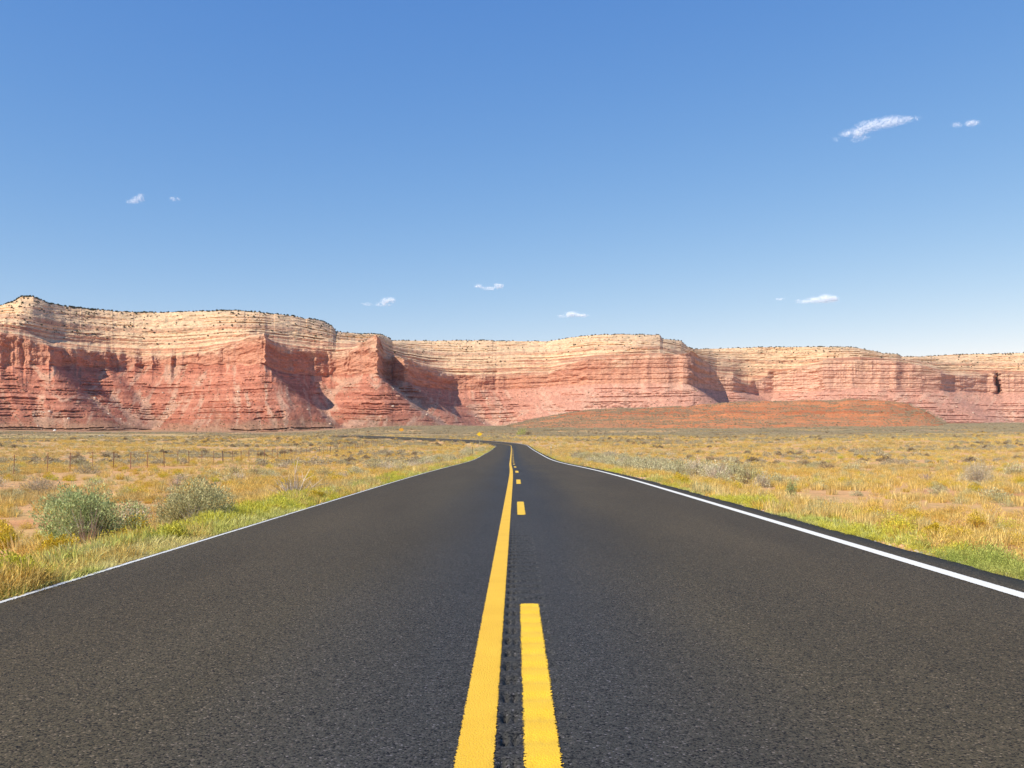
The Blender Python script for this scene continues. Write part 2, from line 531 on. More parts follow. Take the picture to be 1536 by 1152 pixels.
def lookup(tab, z, p):
    a = np.clip((z - zl[0]) / 2.5, 0, len(zl) - 1.001); b = np.clip((np.broadcast_to(p, z.shape) - even[0]) / 2.0, 0, len(even) - 1.001)
    ia = a.astype(int); ib = b.astype(int); fa = a - ia; fb = b - ib
    return (tab[ia, ib] * (1 - fb) + tab[ia, ib + 1] * fb) * (1 - fa) + (tab[ia + 1, ib] * (1 - fb) + tab[ia + 1, ib + 1] * fb) * fa
Rb = lookup(ROFF, zA, pxs[None, :] + 0.9 * fbm(S2 / 12, zA / 12, 3, 58)) + butt[None, :] * (1 - sm(0, 60, depth))
valley = lookup(VAL, zA, pxs[None, :])
warp = 4.0 * fbm(S2 / 160, 0 * S2, 2, 60) + 1.6 * fbm(S2 / 26, zA / 60, 3, 61)
v1, f1, th1 = strata(zA + warp, 5, 3, 10)
lst = 1.5 * sm(-0.10, 0.30, fbm(S2 / 80, zA / 26, 3, 62) + 0.7 * fbm(S2 / 24, zA / 9, 3, 59) + 0.14 * sm(90, 50, zA)) * (v1 > .3) * (.45 + .55 * v1)
v1b, f1b, th1b = strata(zA + warp, 6, 1.2, 3.5)
cot_here = np.interp(zA, zline, cotl)
ledge = (f1 > .55) & (v1 > .3)
rough = fbm(S2 / 8, zA / 5, 4, 67)
g1 = np.abs(fbm((S2 + 0.5 * zA * np.tanh(3 * fbm(S2 / 260, 0 * S2 + 7, 2, 63)) + 14 * fbm(S2 / 50, zA / 40, 2, 63)) / 60, zA / 260, 3, 64))
rA = Rb + cot_here * (th1 * bench(f1, .45) * lst * 1.0 + th1b * bench(f1b, .4) * lst * .8) * sm(-2, 10, depth) + sm(0, 60, depth) * 7 * (g1 - 0.2) + rough * 1.5 * sm(0, 8, depth)
rA = rA - 55 * fbm(S2 / 130, 0 * zA + 5, 3, 43) * sm(75, 5, zA)
rA = rA + 17 * fbm(S2 / 85, zA / 130, 3, 66) * sm(0, 50, depth)
# B: cliff
tB = np.linspace(0, 1, nB_)[1:, None]
zB = zb[None, :] + (zt - zb)[None, :] * tB
v2, f2, th2 = strata(zB + warp[-1][None, :], 9, 5, 18)
runB = 0.12 * (zB - zb[None, :]) + 2.2 * (v2 - .5) * sm(-.2, .3, fbm(S2 / 90, zB / 50, 2, 68)) * sm(0, .1, tB)
joint = np.abs(fbm(S2 / 10, zB / 120, 4, 69)); slab = np.round(3 * vn(S2 / 16, zB / 40, 70)) / 3
flute = (3.6 * (joint - 0.2) + 3.4 * (slab - 0.5) + 0.6 * fbm(S2 / 4, zB / 5, 3, 71)) * sm(0, .12, tB) * (1 - sm(.85, 1, tB))
famp = .25 + .75 * sm(-.1, .35, fbm(S2 / 60, zB / 45, 2, 57))
jog = 4.5 * fbm(S2 / 26, zB / 10, 5, 56) * sm(0, .1, tB)
rB = np.interp(pxs[None, :] + jog, pxs, RCb) + runB + flute * famp + (8 - 5 * sm(640, 880, pxs)[None, :]) * fbm(S2 / 30, zB / 16, 4, 49) + sm(560, 850, pxs)[None, :] * 2.2 * ((f2 > .5) * (f2 < .8) - .2) * sm(0, .1, tB) * sm(0, .15, tB)
# C: stepped slickrock
tC = np.linspace(0, 1, nC_)[1:, None]
zC = zt[None, :] + (zrim - zt)[None, :] * tC
warpC = 7 * fbm(S2 / 190, 0 * S2 + 3, 2, 72) + 2.6 * fbm(S2 / 50, zC / 60, 3, 73)
v3, f3, th3 = strata(zC + warpC, 12, 3.0, 12)
v3b, f3b, th3b = strata(zC + warpC, 13, 1.2, 3.2)
am = sm(-.40, .25, fbm(S2 / 70, zC / 22, 3, 74) + .55 * fbm(S2 / 16, zC / 5, 3, 48) + .12)
zC = zC
wgt = 0.55 * tC + 0.45 * tC ** 2
rend = np.maximum(csmooth(RR, 8), csmooth(rB[-1], 3) + 20)[None, :]
rtop = np.interp(even, pxs, rB[-1])
mxf = np.array([rtop[max(0, q - 16):q + 17].max() for q in range(len(rtop))])
rsm = np.maximum(np.interp(pxs, even, gsmooth(mxf, 12)), csmooth(rB[-1], 3))
kC = sm(0, .22, tC)
r0 = csmooth(rB[-1], 2)[None, :] * (1 - kC) + np.minimum(rsm, csmooth(RR, 8) - 5)[None, :] * kC
cotC = np.clip((rend - r0) / np.maximum(zrim - zt, 8)[None, :], .4, 4)
rC = r0 + (rend - r0) * wgt + am * cotC * (.95 * th3 * bench(f3, .42, .16) * (.3 + .7 * v3) + .7 * th3b * bench(f3b, .45, .08)) * sm(0, .04, tC) * (1 - sm(.97, 1, tC)) \
    + (9.0 * fbm(S2 / 55, zC / 20, 5, 75) + 1.6 * fbm(S2 / 9, zC / 3, 3, 76)) * sm(0, .08, tC) * (1 - sm(.93, 1, tC))
# D: plateau
rD = np.stack([RR + 6, RR + 30, RR + 140, RR + 500, RR + 1400, RR + 2600])
zD = np.stack([zrim + 0.5, zrim + 1.0, zrim + 1, zrim - 3, zrim - 14, zrim - 30])
rM = np.vstack([rA, rB, rC, rD]); zM = np.vstack([zA, zB, zC, zD])
NL = rM.shape[0]
ux = (pxs - VPX) / F
MX = rM * ux[None, :]; MY = rM * np.ones_like(ux)[None, :]; MZ = zM
# rock colours by formation; slopes and cliffs mixed paler towards the right-hand mesas
def lerp3(a, b, t): return np.asarray(a) + (np.asarray(b) - np.asarray(a)) * np.asarray(t)[..., None]
bandA = strata(zA + warp, 22, 2.0, 9)[0]
bandA2 = strata(zA + warp, 23, 1.0, 3.2)[0]
cA = lerp3((0.32, 0.100, 0.056), (0.51, 0.21, 0.128), np.clip(0.6 * bandA + 0.55 * bandA2 - .08, 0, 1))
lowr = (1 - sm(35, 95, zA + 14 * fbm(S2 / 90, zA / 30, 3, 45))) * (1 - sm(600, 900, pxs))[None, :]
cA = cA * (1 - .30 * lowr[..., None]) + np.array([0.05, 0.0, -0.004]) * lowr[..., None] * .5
scree = sm(0.06, 0.42, fbm((S2 + 0.6 * zA * np.tanh(3 * fbm(S2 / 260, 0 * S2 + 7, 2, 63)) + 12 * fbm(S2 / 40, zA / 35, 3, 78)) / 15, zA / 48, 5, 79) + 0.10 * sm(110, 165, zA) + 1.0 * valley - 0.25 * lst * ledge)
cA = lerp3(cA, (0.50, 0.33, 0.215), np.broadcast_to(scree * 0.75, zA.shape)) if False else cA + (np.array([0.50, 0.32, 0.21]) - cA) * (scree * 0.6)[..., None]
veg = sm(0.1, 0.5, fbm(S2 / 30, zA / 9, 4, 80) + 0.55 * sm(60, 25, zA)) * sm(95, 40, zA)
cA = cA + (np.array([0.27, 0.16, 0.095]) - cA) * (veg * 0.5)[..., None]
toe = sm(52, 24, zA + 10 * fbm(S2 / 45, zA / 20, 4, 42))
cA = cA + (np.array([0.36, 0.20, 0.115]) - cA) * (toe * 0.75)[..., None]
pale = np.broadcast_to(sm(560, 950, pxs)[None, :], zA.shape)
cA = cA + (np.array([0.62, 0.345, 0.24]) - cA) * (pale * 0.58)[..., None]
bandB = strata(zB + warp[-1][None, :], 24, 3, 12)[0]
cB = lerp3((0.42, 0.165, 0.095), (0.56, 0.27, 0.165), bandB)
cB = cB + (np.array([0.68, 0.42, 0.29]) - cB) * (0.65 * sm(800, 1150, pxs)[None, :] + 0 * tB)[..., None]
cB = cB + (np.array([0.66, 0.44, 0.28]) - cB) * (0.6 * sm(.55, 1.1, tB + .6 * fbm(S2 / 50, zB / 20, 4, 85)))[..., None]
streak = sm(0.05, 0.5, fbm(S2 / 5, zB / 140, 4, 81))
cB = cB + (np.array([0.34, 0.16, 0.115]) - cB) * (0.35 * streak)[..., None]
bandC = strata(zC + warpC, 25, 1.6, 7.5)[0]
bandC2 = strata(zC + warpC, 26, 10, 30)[0]
mixC = np.clip(0.88 * bandC + 0.44 * sm(-.05, .45, tC + .28 * fbm(S2 / 60, zC / 25, 4, 84)) - 0.16 + 0.15 * bandC2 + .18 * fbm(S2 / 14, zC / 4, 3, 83), 0, 1)
cC = lerp3((0.46, 0.20, 0.11), (0.68, 0.45, 0.26), sm(0.12, 0.72, mixC))
dark = ((bandC > 0.20) & (bandC < 0.38))
cC = cC + (np.array([0.40, 0.20, 0.13]) - cC) * (0.4 * dark)[..., None]
vgC = sm(0.28, 0.5, fbm(S2 / 9, zC / 5, 4, 82) + 0.15 * tC)
cC = cC + (np.array([0.30, 0.24, 0.14]) - cC) * (0.45 * vgC)[..., None]
cD = np.broadcast_to(np.array([0.46, 0.31, 0.19]), (6, C, 3))
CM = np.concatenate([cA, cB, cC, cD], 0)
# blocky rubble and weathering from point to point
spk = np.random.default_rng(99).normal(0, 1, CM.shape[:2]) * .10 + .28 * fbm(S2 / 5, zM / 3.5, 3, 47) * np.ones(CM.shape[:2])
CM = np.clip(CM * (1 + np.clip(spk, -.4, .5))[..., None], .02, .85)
ROCK = rock_mat("layered_sandstone")
cuts = [(-900, 588, "long red mesa with stepped cream ledges and shadowed alcoves left of the road"),
        (588, 1041, "banded mesa with a blunt cliff headland behind the road's bend"),
        (1041, 1352, "pale pink mesa with fluted cliffs behind the low orange hill"),
        (1352, 2500, "farthest mesa, with a dark vertical crevice in its cliff, right of the others")]
for a, b_, lab in cuts:
    ii = np.where((pxs >= a) & (pxs <= b_))[0]
    if b_ < 2500: ii = np.append(ii, ii[-1] + 1)
    vv = np.stack([MX[:, ii], MY[:, ii], MZ[:, ii]], -1).reshape(-1, 3)
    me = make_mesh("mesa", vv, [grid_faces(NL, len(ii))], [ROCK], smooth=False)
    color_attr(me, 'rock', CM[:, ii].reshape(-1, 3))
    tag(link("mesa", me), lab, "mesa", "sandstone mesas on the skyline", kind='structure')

# ------------------------------------------------------------------ low orange hill in front of the mesa
hp = np.arange(740, 1440, 1.0)
HT = np.array([(740, 642), (780, 636), (800, 630), (850, 620.5), (893, 615.5), (960, 613), (1018, 611.5), (1088, 605), (1193, 601), (1318, 601), (1358, 606), (1388, 617.5), (1402, 626), (1415, 635), (1440, 645)], float)
hy = np.interp(hp, HT[:, 0], HT[:, 1]) + 1.1 * fbm(hp / 22, 0 * hp, 4, 96)
hs = hp / F * 1150
hr = np.linspace(720, 1700, 260)
HPX, HRR = np.meshgrid(hp, hr)
hx = (HPX - VPX) / F * HRR; hyy = HRR
hg = H(hx, hyy)
topz = (VPY - hy)[None, :] / F * 1180 + EYE
u = (HRR - 760) / (1180 - 760)
prof = np.where(u < 1, sm(0, 1, np.clip(u, 0, 1)) * 0.55 + 0.45 * np.clip(u, 0, 1), 1 - sm(1.2, 2.15, u))
gr = np.interp(1180 + 0 * hs, [0, 1], [0, 0])
g1180 = H((hp - VPX) / F * 1180, np.full_like(hp, 1180.0))
hh = np.maximum(topz - g1180[None, :], -6) * prof
hh = hh + (1.2 * fbm(hx / 26, hyy / 26, 4, 90) + 2.5 * np.abs(fbm(hx / 60, hyy / 80, 3, 91)) - .6) * sm(0, 15, hh)
q, qf, _ = strata(hh + 1.2 * fbm(hx / 60, hyy / 60, 2, 92), 31, 2.2, 6)
st = sm(-.1, .25, fbm(hx / 70, hyy / 50, 3, 93)) * sm(960, 1080, HPX)
hh = hh + st * (0.5 - qf) * -4.0 * (qf > .5) * sm(4, 9, hh)
hz = hg + hh - 1.5 * (1 - sm(0.5, 4, hh))
hv = np.stack([hx, hyy, hz], -1).reshape(-1, 3)
me = make_mesh("hill", hv, [grid_faces(len(hr), len(hp))], [rock_mat("orange_earth", 0.5, 0.5)], smooth=False)
hb = strata(hh, 33, 1.5, 4.5)[0]
hc = lerp3((0.42, 0.135, 0.055), (0.58, 0.22, 0.09), hb)
vegh = sm(-.15, .3, fbm(hx / 16, hyy / 12, 4, 94) + 0.30 * sm(1010, 860, HPX) + 0.2 * sm(12, 3, hh) + .25 * sm(.9, 1.0, u) - .12)
hc = hc + (np.array([0.34, 0.19, 0.10]) - hc) * (0.6 * vegh)[..., None]
color_attr(me, 'rock', hc.reshape(-1, 3))
tag(link("hill", me), "low orange earth hill dotted with scrub before the pink mesa", "hill", kind='structure')

# ------------------------------------------------------------------ road sheet
def rumble(x, y):
    """milled groove strip along the centre line (only modelled where it can be made out)."""
    ph = (y - 0.02) / 0.305
    f = np.abs(ph - np.round(ph)) * 0.305
    g = np.clip(1 - (f / 0.085) ** 2, 0, 1)
    lat = sm(-0.085, -0.05, x) * (1 - sm(0.20, 0.235, x))
    nb = 0.6 + 0.8 * vn(x / 0.016, y / 0.03, 101)
    dent = np.exp(-((x + .045) / .012) ** 2) + .7 * np.exp(-((x + .005) / .010) ** 2)
    return -0.012 * g * (1 + 2.2 * dent) * lat * nb * (1 - sm(11, 14, y)) * sm(1.5, 2.5, y)

def path_at(sarr):
    cum = np.concatenate([[0], np.cumsum(np.hypot(np.diff(path[:, 0]), np.diff(path[:, 1])))]) - 60.0
    return [np.interp(sarr, cum, path[:, k]) for k in range(5)], cum

def ribbon(s, lat, lift=0.0, skirt=None):
    """points of a sheet along the road: s (rows) x lat (columns)."""
    (x, y, z, h, b), _ = path_at(s)
    L = np.asarray(lat)
    if L.ndim == 1: L = np.broadcast_to(L[None, :], (len(s), len(L)))
    X = x[:, None] + L * np.cos(h)[:, None]
    Y = y[:, None] + L * np.sin(h)[:, None]
    Z = z[:, None] + b[:, None] * L + lift + rumble(L, np.broadcast_to(s[:, None], L.shape))
    return X, Y, Z, L

s_fine = np.concatenate([np.arange(-60, 1.5, 1.0), np.arange(1.5, 13.5, 0.035), np.arange(13.5, 60, 0.25), np.arange(60, 540, 1.0)])
lats = np.concatenate([[-EDGE_L], np.linspace(-3.8, -0.35, 8), np.arange(-0.10, 0.25, 0.009), np.linspace(0.5, 4.2, 8), [EDGE_R]])
L2 = np.broadcast_to(lats[None, :], (len(s_fine), len(lats))).copy()
L2[:, 0] += 0.035 * fbm(s_fine / 0.35, 0 * s_fine, 4, 110); L2[:, -1] += 0.06 * fbm(s_fine / 0.5, 0 * s_fine + 3, 4, 111)
X, Y, Z, L = ribbon(s_fine, L2)
top = np.stack([X, Y, Z], -1)
lo = np.stack([X[:, :1] + (L[:, :1] - 0.12 - L[:, :1]), Y[:, :1], Z[:, :1] - 0.35], -1)
hi = np.stack([X[:, -1:] + 0.12, Y[:, -1:], Z[:, -1:] - 0.35], -1)
RVv = np.concatenate([lo, top, hi], 1)
me = make_mesh("road", RVv.reshape(-1, 3), [grid_faces(len(s_fine), len(lats) + 2)], smooth=True)
float_attr(me, 'lat', np.concatenate([L[:, :1], L, L[:, -1:]], 1))
m, n, l = new_mat("worn_asphalt")
geo = n.new('ShaderNodeNewGeometry')
la = N(n, 'ShaderNodeAttribute', attribute_name='lat')
vo = N(n, 'ShaderNodeTexVoronoi', Scale=115.0); l.new(geo.outputs['Position'], vo.inputs['Vector'])
sp = n.new('ShaderNodeSeparateColor'); l.new(vo.outputs['Color'], sp.inputs[0])
stone = ramp(n, [(0.0, (0.006, 0.005, 0.004)), (0.16, (0.028, 0.022, 0.014)), (0.32, (0.060, 0.049, 0.029)), (0.85, (0.083, 0.066, 0.039)), (0.97, (0.12, 0.09, 0.058)), (1.0, (0.22, 0.17, 0.12))])
l.new(sp.outputs[0], stone.inputs[0])
big = N(n, 'ShaderNodeTexNoise', Scale=0.5, Detail=5.0)
mp = n.new('ShaderNodeMapping'); mp.inputs['Scale'].default_value = (1.6, 0.25, 1)
l.new(geo.outputs['Position'], mp.inputs[0]); l.new(mp.outputs[0], big.inputs['Vector'])
rb = ramp(n, [(0.3, 0.86), (0.7, 1.14)]); l.new(big.outputs[0], rb.inputs[0])
c = mixc(n, l, 1.0, stone.outputs[0], rb.outputs[0], 'MULTIPLY')
med = N(n, 'ShaderNodeTexNoise', Scale=22.0, Detail=3.0); l.new(geo.outputs['Position'], med.inputs['Vector'])
rm = ramp(n, [(0.3, 0.82), (0.7, 1.18)]); l.new(med.outputs[0], rm.inputs[0])
c = mixc(n, l, 0.8, c, rm.outputs[0], 'MULTIPLY')
# newer, bluer bitumen along the centre; dustier lanes
wob = mathn(n, l, 'MULTIPLY_ADD', big.outputs[0], 0.9, -0.45)
ab = mathn(n, l, 'ABSOLUTE', mathn(n, l, 'ADD', la.outputs['Fac'], wob))
rl = ramp(n, [(0.0, (0.72, 0.84, 1.22)), (0.10, (0.72, 0.84, 1.22)), (0.20, (0.86, 0.91, 1.08)), (0.34, (1.08, 1.05, 1.0)), (0.62, (1.16, 1.08, .96)), (0.86, (1.06, 1.0, 0.93)), (1.0, (0.80, 0.80, 0.80))])
l.new(mathn(n, l, 'DIVIDE', ab, 4.6), rl.inputs[0])
c = mixc(n, l, 1.0, c, rl.outputs[0], 'MULTIPLY')
b = N(n, 'ShaderNodeBsdfPrincipled', Roughness=0.72); b.inputs['Specular IOR Level'].default_value = 0.16
l.new(c, b.inputs['Base Color'])
bp = N(n, 'ShaderNodeBump', Strength=0.6, Distance=0.004); l.new(vo.outputs['Distance'], bp.inputs['Height'])
bp.invert = True
l.new(bp.outputs[0], b.inputs['Normal'])
o = n.new('ShaderNodeOutputMaterial'); l.new(b.outputs[0], o.inputs[0])
me.materials.append(m)
ASPH = m
tag(link("road", me), "two lane asphalt road running straight then bending left", "road", kind='structure')

def paint_mat(name, c1, c2, ragged, right_only=False):
    """road paint: a chipped, ragged edge ('u' is the distance to the nearer edge in metres)."""
    m, n, l = new_mat(name)
    geo = n.new('ShaderNodeNewGeometry')
    u = N(n, 'ShaderNodeAttribute', attribute_name='u')
    nz = N(n, 'ShaderNodeTexNoise', Scale=70.0, Detail=4.0, Roughness=0.7); l.new(geo.outputs['Position'], nz.inputs['Vector'])
    big = N(n, 'ShaderNodeTexNoise', Scale=3.0, Detail=4.0); l.new(geo.outputs['Position'], big.inputs['Vector'])
    r = ramp(n, [(0.3, c1), (0.7, c2)]); l.new(mathn(n, l, 'ADD', mathn(n, l, 'MULTIPLY', big.outputs[0], .5), mathn(n, l, 'MULTIPLY', nz.outputs[0], .5)), r.inputs[0])
    b = N(n, 'ShaderNodeBsdfPrincipled', Roughness=0.65); l.new(r.outputs[0], b.inputs['Base Color'])
    vo = N(n, 'ShaderNodeTexVoronoi', Scale=115.0); l.new(geo.outputs['Position'], vo.inputs['Vector'])
    bp = N(n, 'ShaderNodeBump', Strength=0.45, Distance=0.005); bp.invert = True
    l.new(vo.outputs['Distance'], bp.inputs['Height']); l.new(bp.outputs[0], b.inputs['Normal'])
    e = mathn(n, l, 'ADD', u.outputs['Fac'], mathn(n, l, 'MULTIPLY', mathn(n, l, 'SUBTRACT', nz.outputs[0], 0.5), ragged))
    al = mathn(n, l, 'GREATER_THAN', e, 0.0)
    chip = mathn(n, l, 'GREATER_THAN', mathn(n, l, 'ADD', nz.outputs[0], mathn(n, l, 'MULTIPLY', big.outputs[0], 0.35)), 0.36)
    al = mathn(n, l, 'MULTIPLY', al, chip)
    tr = n.new('ShaderNodeBsdfTransparent')
    mx = n.new('ShaderNodeMixShader'); l.new(al, mx.inputs[0]); l.new(tr.outputs[0], mx.inputs[1]); l.new(b.outputs[0], mx.inputs[2])
    o = n.new('ShaderNodeOutputMaterial'); l.new(mx.outputs[0], o.inputs[0])
    return m

YEL = paint_mat("yellow_road_paint", (0.76, 0.41, 0.014), (0.86, 0.51, 0.028), 0.035)
YEL2 = paint_mat("fresh_yellow_road_paint", (0.78, 0.43, 0.012), (0.88, 0.54, 0.028), 0.055)
WHT = paint_mat("white_road_paint", (0.76, 0.72, 0.63), (0.85, 0.81, 0.72), 0.035)
WHTR = paint_mat("chipped_white_road_paint", (0.70, 0.68, 0.62), (0.80, 0.78, 0.72), 0.12)

def stripe(name, s, lat0, lat1, mat, lift=0.005, nx=None, pad=0.012, label=None, group=None, wob=None):
    k = nx or 2
    base = np.linspace(lat0 - pad, lat1 + pad, k)
    La = np.broadcast_to(base[None, :], (len(s), k)).copy()
    if wob is not None: La = La + wob[:, None]
    X, Y, Z, L = ribbon(s, La, lift)
    me = make_mesh(name, np.stack([X, Y, Z], -1).reshape(-1, 3), [grid_faces(len(s), k)], [mat], smooth=True)
    uu = np.minimum(base - lat0, lat1 - base)[None, :] + 0 * L
    ends = np.minimum(s - (s[0] + pad), (s[-1] - pad) - s)[:, None]
    if s[-1] - s[0] < 20: uu = np.minimum(uu, ends)
    float_attr(me, 'u', uu)
    return tag(link(name, me), label, "road marking", group, kind='structure')

s_near = np.concatenate([np.arange(-8, 2, .5), np.arange(2, 13.5, 0.035), np.arange(13.5, 40, 0.25), np.arange(40, 130, 0.5), np.arange(130, 500, 1.0)])
stripe("yellow_line", s_near, -0.228, -0.082, YEL, nx=9, label="solid yellow centre line")
stripe("white_line", np.concatenate([np.arange(-8, 60, 0.2), np.arange(60, 500, 1.0)]), 3.955, 4.105, WHT, nx=7, label="white edge line beside the right hand verge")
stripe("white_line", np.concatenate([np.arange(-8, 60, 0.1), np.arange(60, 500, 1.0)]), -3.93, -3.885, WHTR, nx=9, pad=0.02, label="thin chipped white edge line along the left hand verge")
for k in range(-1, 16):
    far = 6.83 + 12.19 * k; nearS = far - 3.65
    stp = 0.035 if far < 14 else 0.12
    stripe("yellow_dash", np.arange(nearS, far + 1e-6, stp), 0.036, 0.174, YEL2, nx=9, label="yellow dash of the broken centre line", group="yellow centre dashes", pad=0.014)

# ------------------------------------------------------------------ plants: shapes
def tuft_arrays(nb, h, spread, wid, lean=0.5, rg=None, droop=0.3, hvar=0.4):
    rg = rg or rng
    a = rg.uniform(0, 2 * math.pi, nb); rb = spread * 0.35 * np.sqrt(rg.uniform(0, 1, nb))
    hh = h * (1 - hvar * rg.uniform(0, 1, nb)); ln = lean * rg.uniform(0.05, 1, nb)
    az = a + rg.normal(0, .5, nb)
    b0 = np.stack([rb * np.cos(a), rb * np.sin(a), np.full(nb, -0.03)], -1)
    d = np.stack([np.cos(az), np.sin(az), 0 * az], -1)
    up = np.array([0, 0, 1.0])
    mid = b0 + up * (hh * 0.55)[:, None] + d * (hh * np.tan(ln) * 0.4)[:, None]
    tip = b0 + up * (hh * (1 - droop * ln))[:, None] + d * (hh * np.tan(ln) * 1.0)[:, None]
    pa = rg.uniform(0, 2 * math.pi, nb)
    s = np.stack([np.cos(pa), np.sin(pa), 0 * pa], -1) * (1.5 * wid * rg.uniform(.6, 1.4, nb))[:, None]
    V = np.stack([b0 - s * .5, b0 + s * .5, mid + s * .4, mid - s * .4, tip], 1).reshape(-1, 3)
    k = np.arange(nb)[:, None] * 5
    return V, k + np.array([[0, 1, 2, 3]]), k + np.array([[3, 2, 4]])

def dome_points(nl, R, h, rg, lump=0.3, fill=0.55, low=0.1, seed=0):
    """points through a lumpy dome's volume, denser towards its outside."""
    u = rg.uniform(-1, 1, nl); a = rg.uniform(0, 2 * math.pi, nl)
    ct = rg.uniform(-low, 1, nl); st = np.sqrt(np.clip(1 - ct * ct, 0, 1))
    d = np.stack([st * np.cos(a), st * np.sin(a), ct], -1)
    lum = 1 + lump * fbm(d[:, 0] * 2.2 + seed, d[:, 1] * 2.2 + d[:, 2] * 3.1, 3, 200 + seed) * 1.6
    rr = (fill + (1 - fill) * rg.uniform(0, 1, nl) ** 0.6) * lum
    P = d * rr[:, None]
    P[:, 0] *= R; P[:, 1] *= R; P[:, 2] = P[:, 2] * h
    P[:, 2] = np.maximum(P[:, 2], 0.02 * h)
    return P, d

def leaves_arrays(P, D, size, asp, rg, up=0.5):
    n = len(P)
    ax = D * 0.9 + rg.normal(0, .55, (n, 3)) + np.array([0, 0, up])
    ax /= np.linalg.norm(ax, axis=1)[:, None]
    sd = np.cross(ax, rg.normal(0, 1, (n, 3))); sd /= np.linalg.norm(sd, axis=1)[:, None] + 1e-6
    sz = size * rg.uniform(.5, 1.3, n)
    a = ax * sz[:, None]; s = sd * (sz * asp)[:, None]
    V = np.stack([P - a * .5, P + s * .5, P + a * .5, P - s * .5], 1).reshape(-1, 3)
    return V, np.arange(n)[:, None] * 4 + np.array([[0, 1, 2, 3]])

def stems_arrays(ns, R, h, r0, rg, bare=0.0):
    a = rg.uniform(0, 2 * math.pi, ns); t = rg.uniform(0.1, 1.25, ns)
    ln = rg.uniform(.7, 1.0 + bare, ns)
    tip = np.stack([np.sin(t) * np.cos(a) * R * ln, np.sin(t) * np.sin(a) * R * ln, np.cos(t) * h * ln + 0.05 * h], -1)
    base = np.stack([np.cos(a), np.sin(a), 0 * a], -1) * (R * .08 * rg.uniform(0, 1, ns))[:, None]; base[:, 2] = -0.04
    mid = base * .45 + tip * .55 + rg.normal(0, .05, (ns, 3)) * R
    mid[:, 2] -= 0.06 * h
    Vs = []; Q = []
    for k in range(3):
        an = 2 * math.pi * k / 3
        off = np.array([math.cos(an), math.sin(an), 0])
        Vs.append(np.stack([base + off * r0, mid + off * r0 * .6, tip + off * r0 * .2], 1))
    V = np.stack(Vs, 2)                      # stem, ring, side
    V = V.reshape(-1, 3)
    for ring in range(2):
        for k in range(3):
            k2 = (k + 1) % 3
            Q.append(np.arange(ns)[:, None] * 9 + np.array([[ring * 3 + k, ring * 3 + k2, ring * 3 + 3 + k2, ring * 3 + 3 + k]]))
    return V, np.concatenate(Q)

def join(parts):
    V = []; Q = []; T_ = []; mq = []; mt = []; off = 0
    for v, q, t, mi in parts:
        V.append(v)
        if q is not None and len(q): Q.append(q + off); mq += [mi] * len(q)
        if t is not None and len(t): T_.append(t + off); mt += [mi] * len(t)
        off += len(v)
    fs = []; 
    if Q: fs.append(np.concatenate(Q))
    if T_: fs.append(np.concatenate(T_))
    return np.concatenate(V), fs, mq + mt

STRAW = leaf_mat("straw_grass", (0.80, 0.66, 0.33), (0.74, 0.55, 0.21), (0.66, 0.46, 0.13))
GOLD = leaf_mat("golden_grass", (0.73, 0.47, 0.09), (0.74, 0.54, 0.17), (0.63, 0.39, 0.08))
BROWN = leaf_mat("brown_grass", (0.54, 0.37, 0.13), (0.60, 0.43, 0.16), (0.66, 0.52, 0.25))
GREEN = leaf_mat("verge_grass", (0.46, 0.47, 0.10), (0.58, 0.56, 0.16), (0.72, 0.66, 0.28), scale=0.8)
WEED = leaf_mat("green_weed", (0.40, 0.45, 0.10), (0.54, 0.54, 0.15), scale=0.9)
SAGE = leaf_mat("sage_leaf", (0.50, 0.48, 0.25), (0.62, 0.58, 0.33), (0.70, 0.65, 0.40), scale=1.2)
SAGEG = leaf_mat("green_sage_leaf", (0.36, 0.43, 0.17), (0.55, 0.59, 0.28), scale=2.0)
OLIVE = leaf_mat("olive_leaf", (0.47, 0.43, 0.20), (0.59, 0.54, 0.28), scale=1.5)
GREY = leaf_mat("grey_scrub_leaf", (0.40, 0.33, 0.22), (0.48, 0.40, 0.26), (0.55, 0.46, 0.28), scale=0.05, var=0.55)
PALE = leaf_mat("pale_dry_leaf", (0.62, 0.55, 0.37), (0.70, 0.61, 0.42), scale=1.5)
DARKG = leaf_mat("dark_scrub_leaf", (0.25, 0.185, 0.115), (0.33, 0.25, 0.15), (0.40, 0.31, 0.19), scale=0.06, var=0.55)
YELLOW = leaf_mat("rabbitbrush_flower", (0.64, 0.45, 0.035), (0.72, 0.54, 0.07), scale=1.5, trans=0.3)
YGREEN = leaf_mat("rabbitbrush_stem", (0.58, 0.53, 0.06), (0.70, 0.63, 0.11), scale=1.5)
TWIG = leaf_mat("bare_twig", (0.46, 0.36, 0.27), (0.58, 0.48, 0.38), scale=3.0, trans=0.0)
BARK = leaf_mat("shrub_bark", (0.26, 0.18, 0.11), (0.36, 0.26, 0.17), scale=3.0, trans=0.0)
JUN = leaf_mat("juniper_leaf", (0.055, 0.06, 0.03), (0.09, 0.09, 0.045), scale=0.05, trans=0.2)

def R_(k): return np.random.default_rng(k)

def mesh_tuft(name, nb, h, sp, w, mat, seed, lean=0.5, extra=None):
    v, q, t = tuft_arrays(nb, h, sp, w, lean, R_(seed))
    V, fs, mi = join([(v, q, t, 0)])
    return make_mesh(name, V, fs, [mat], mi)

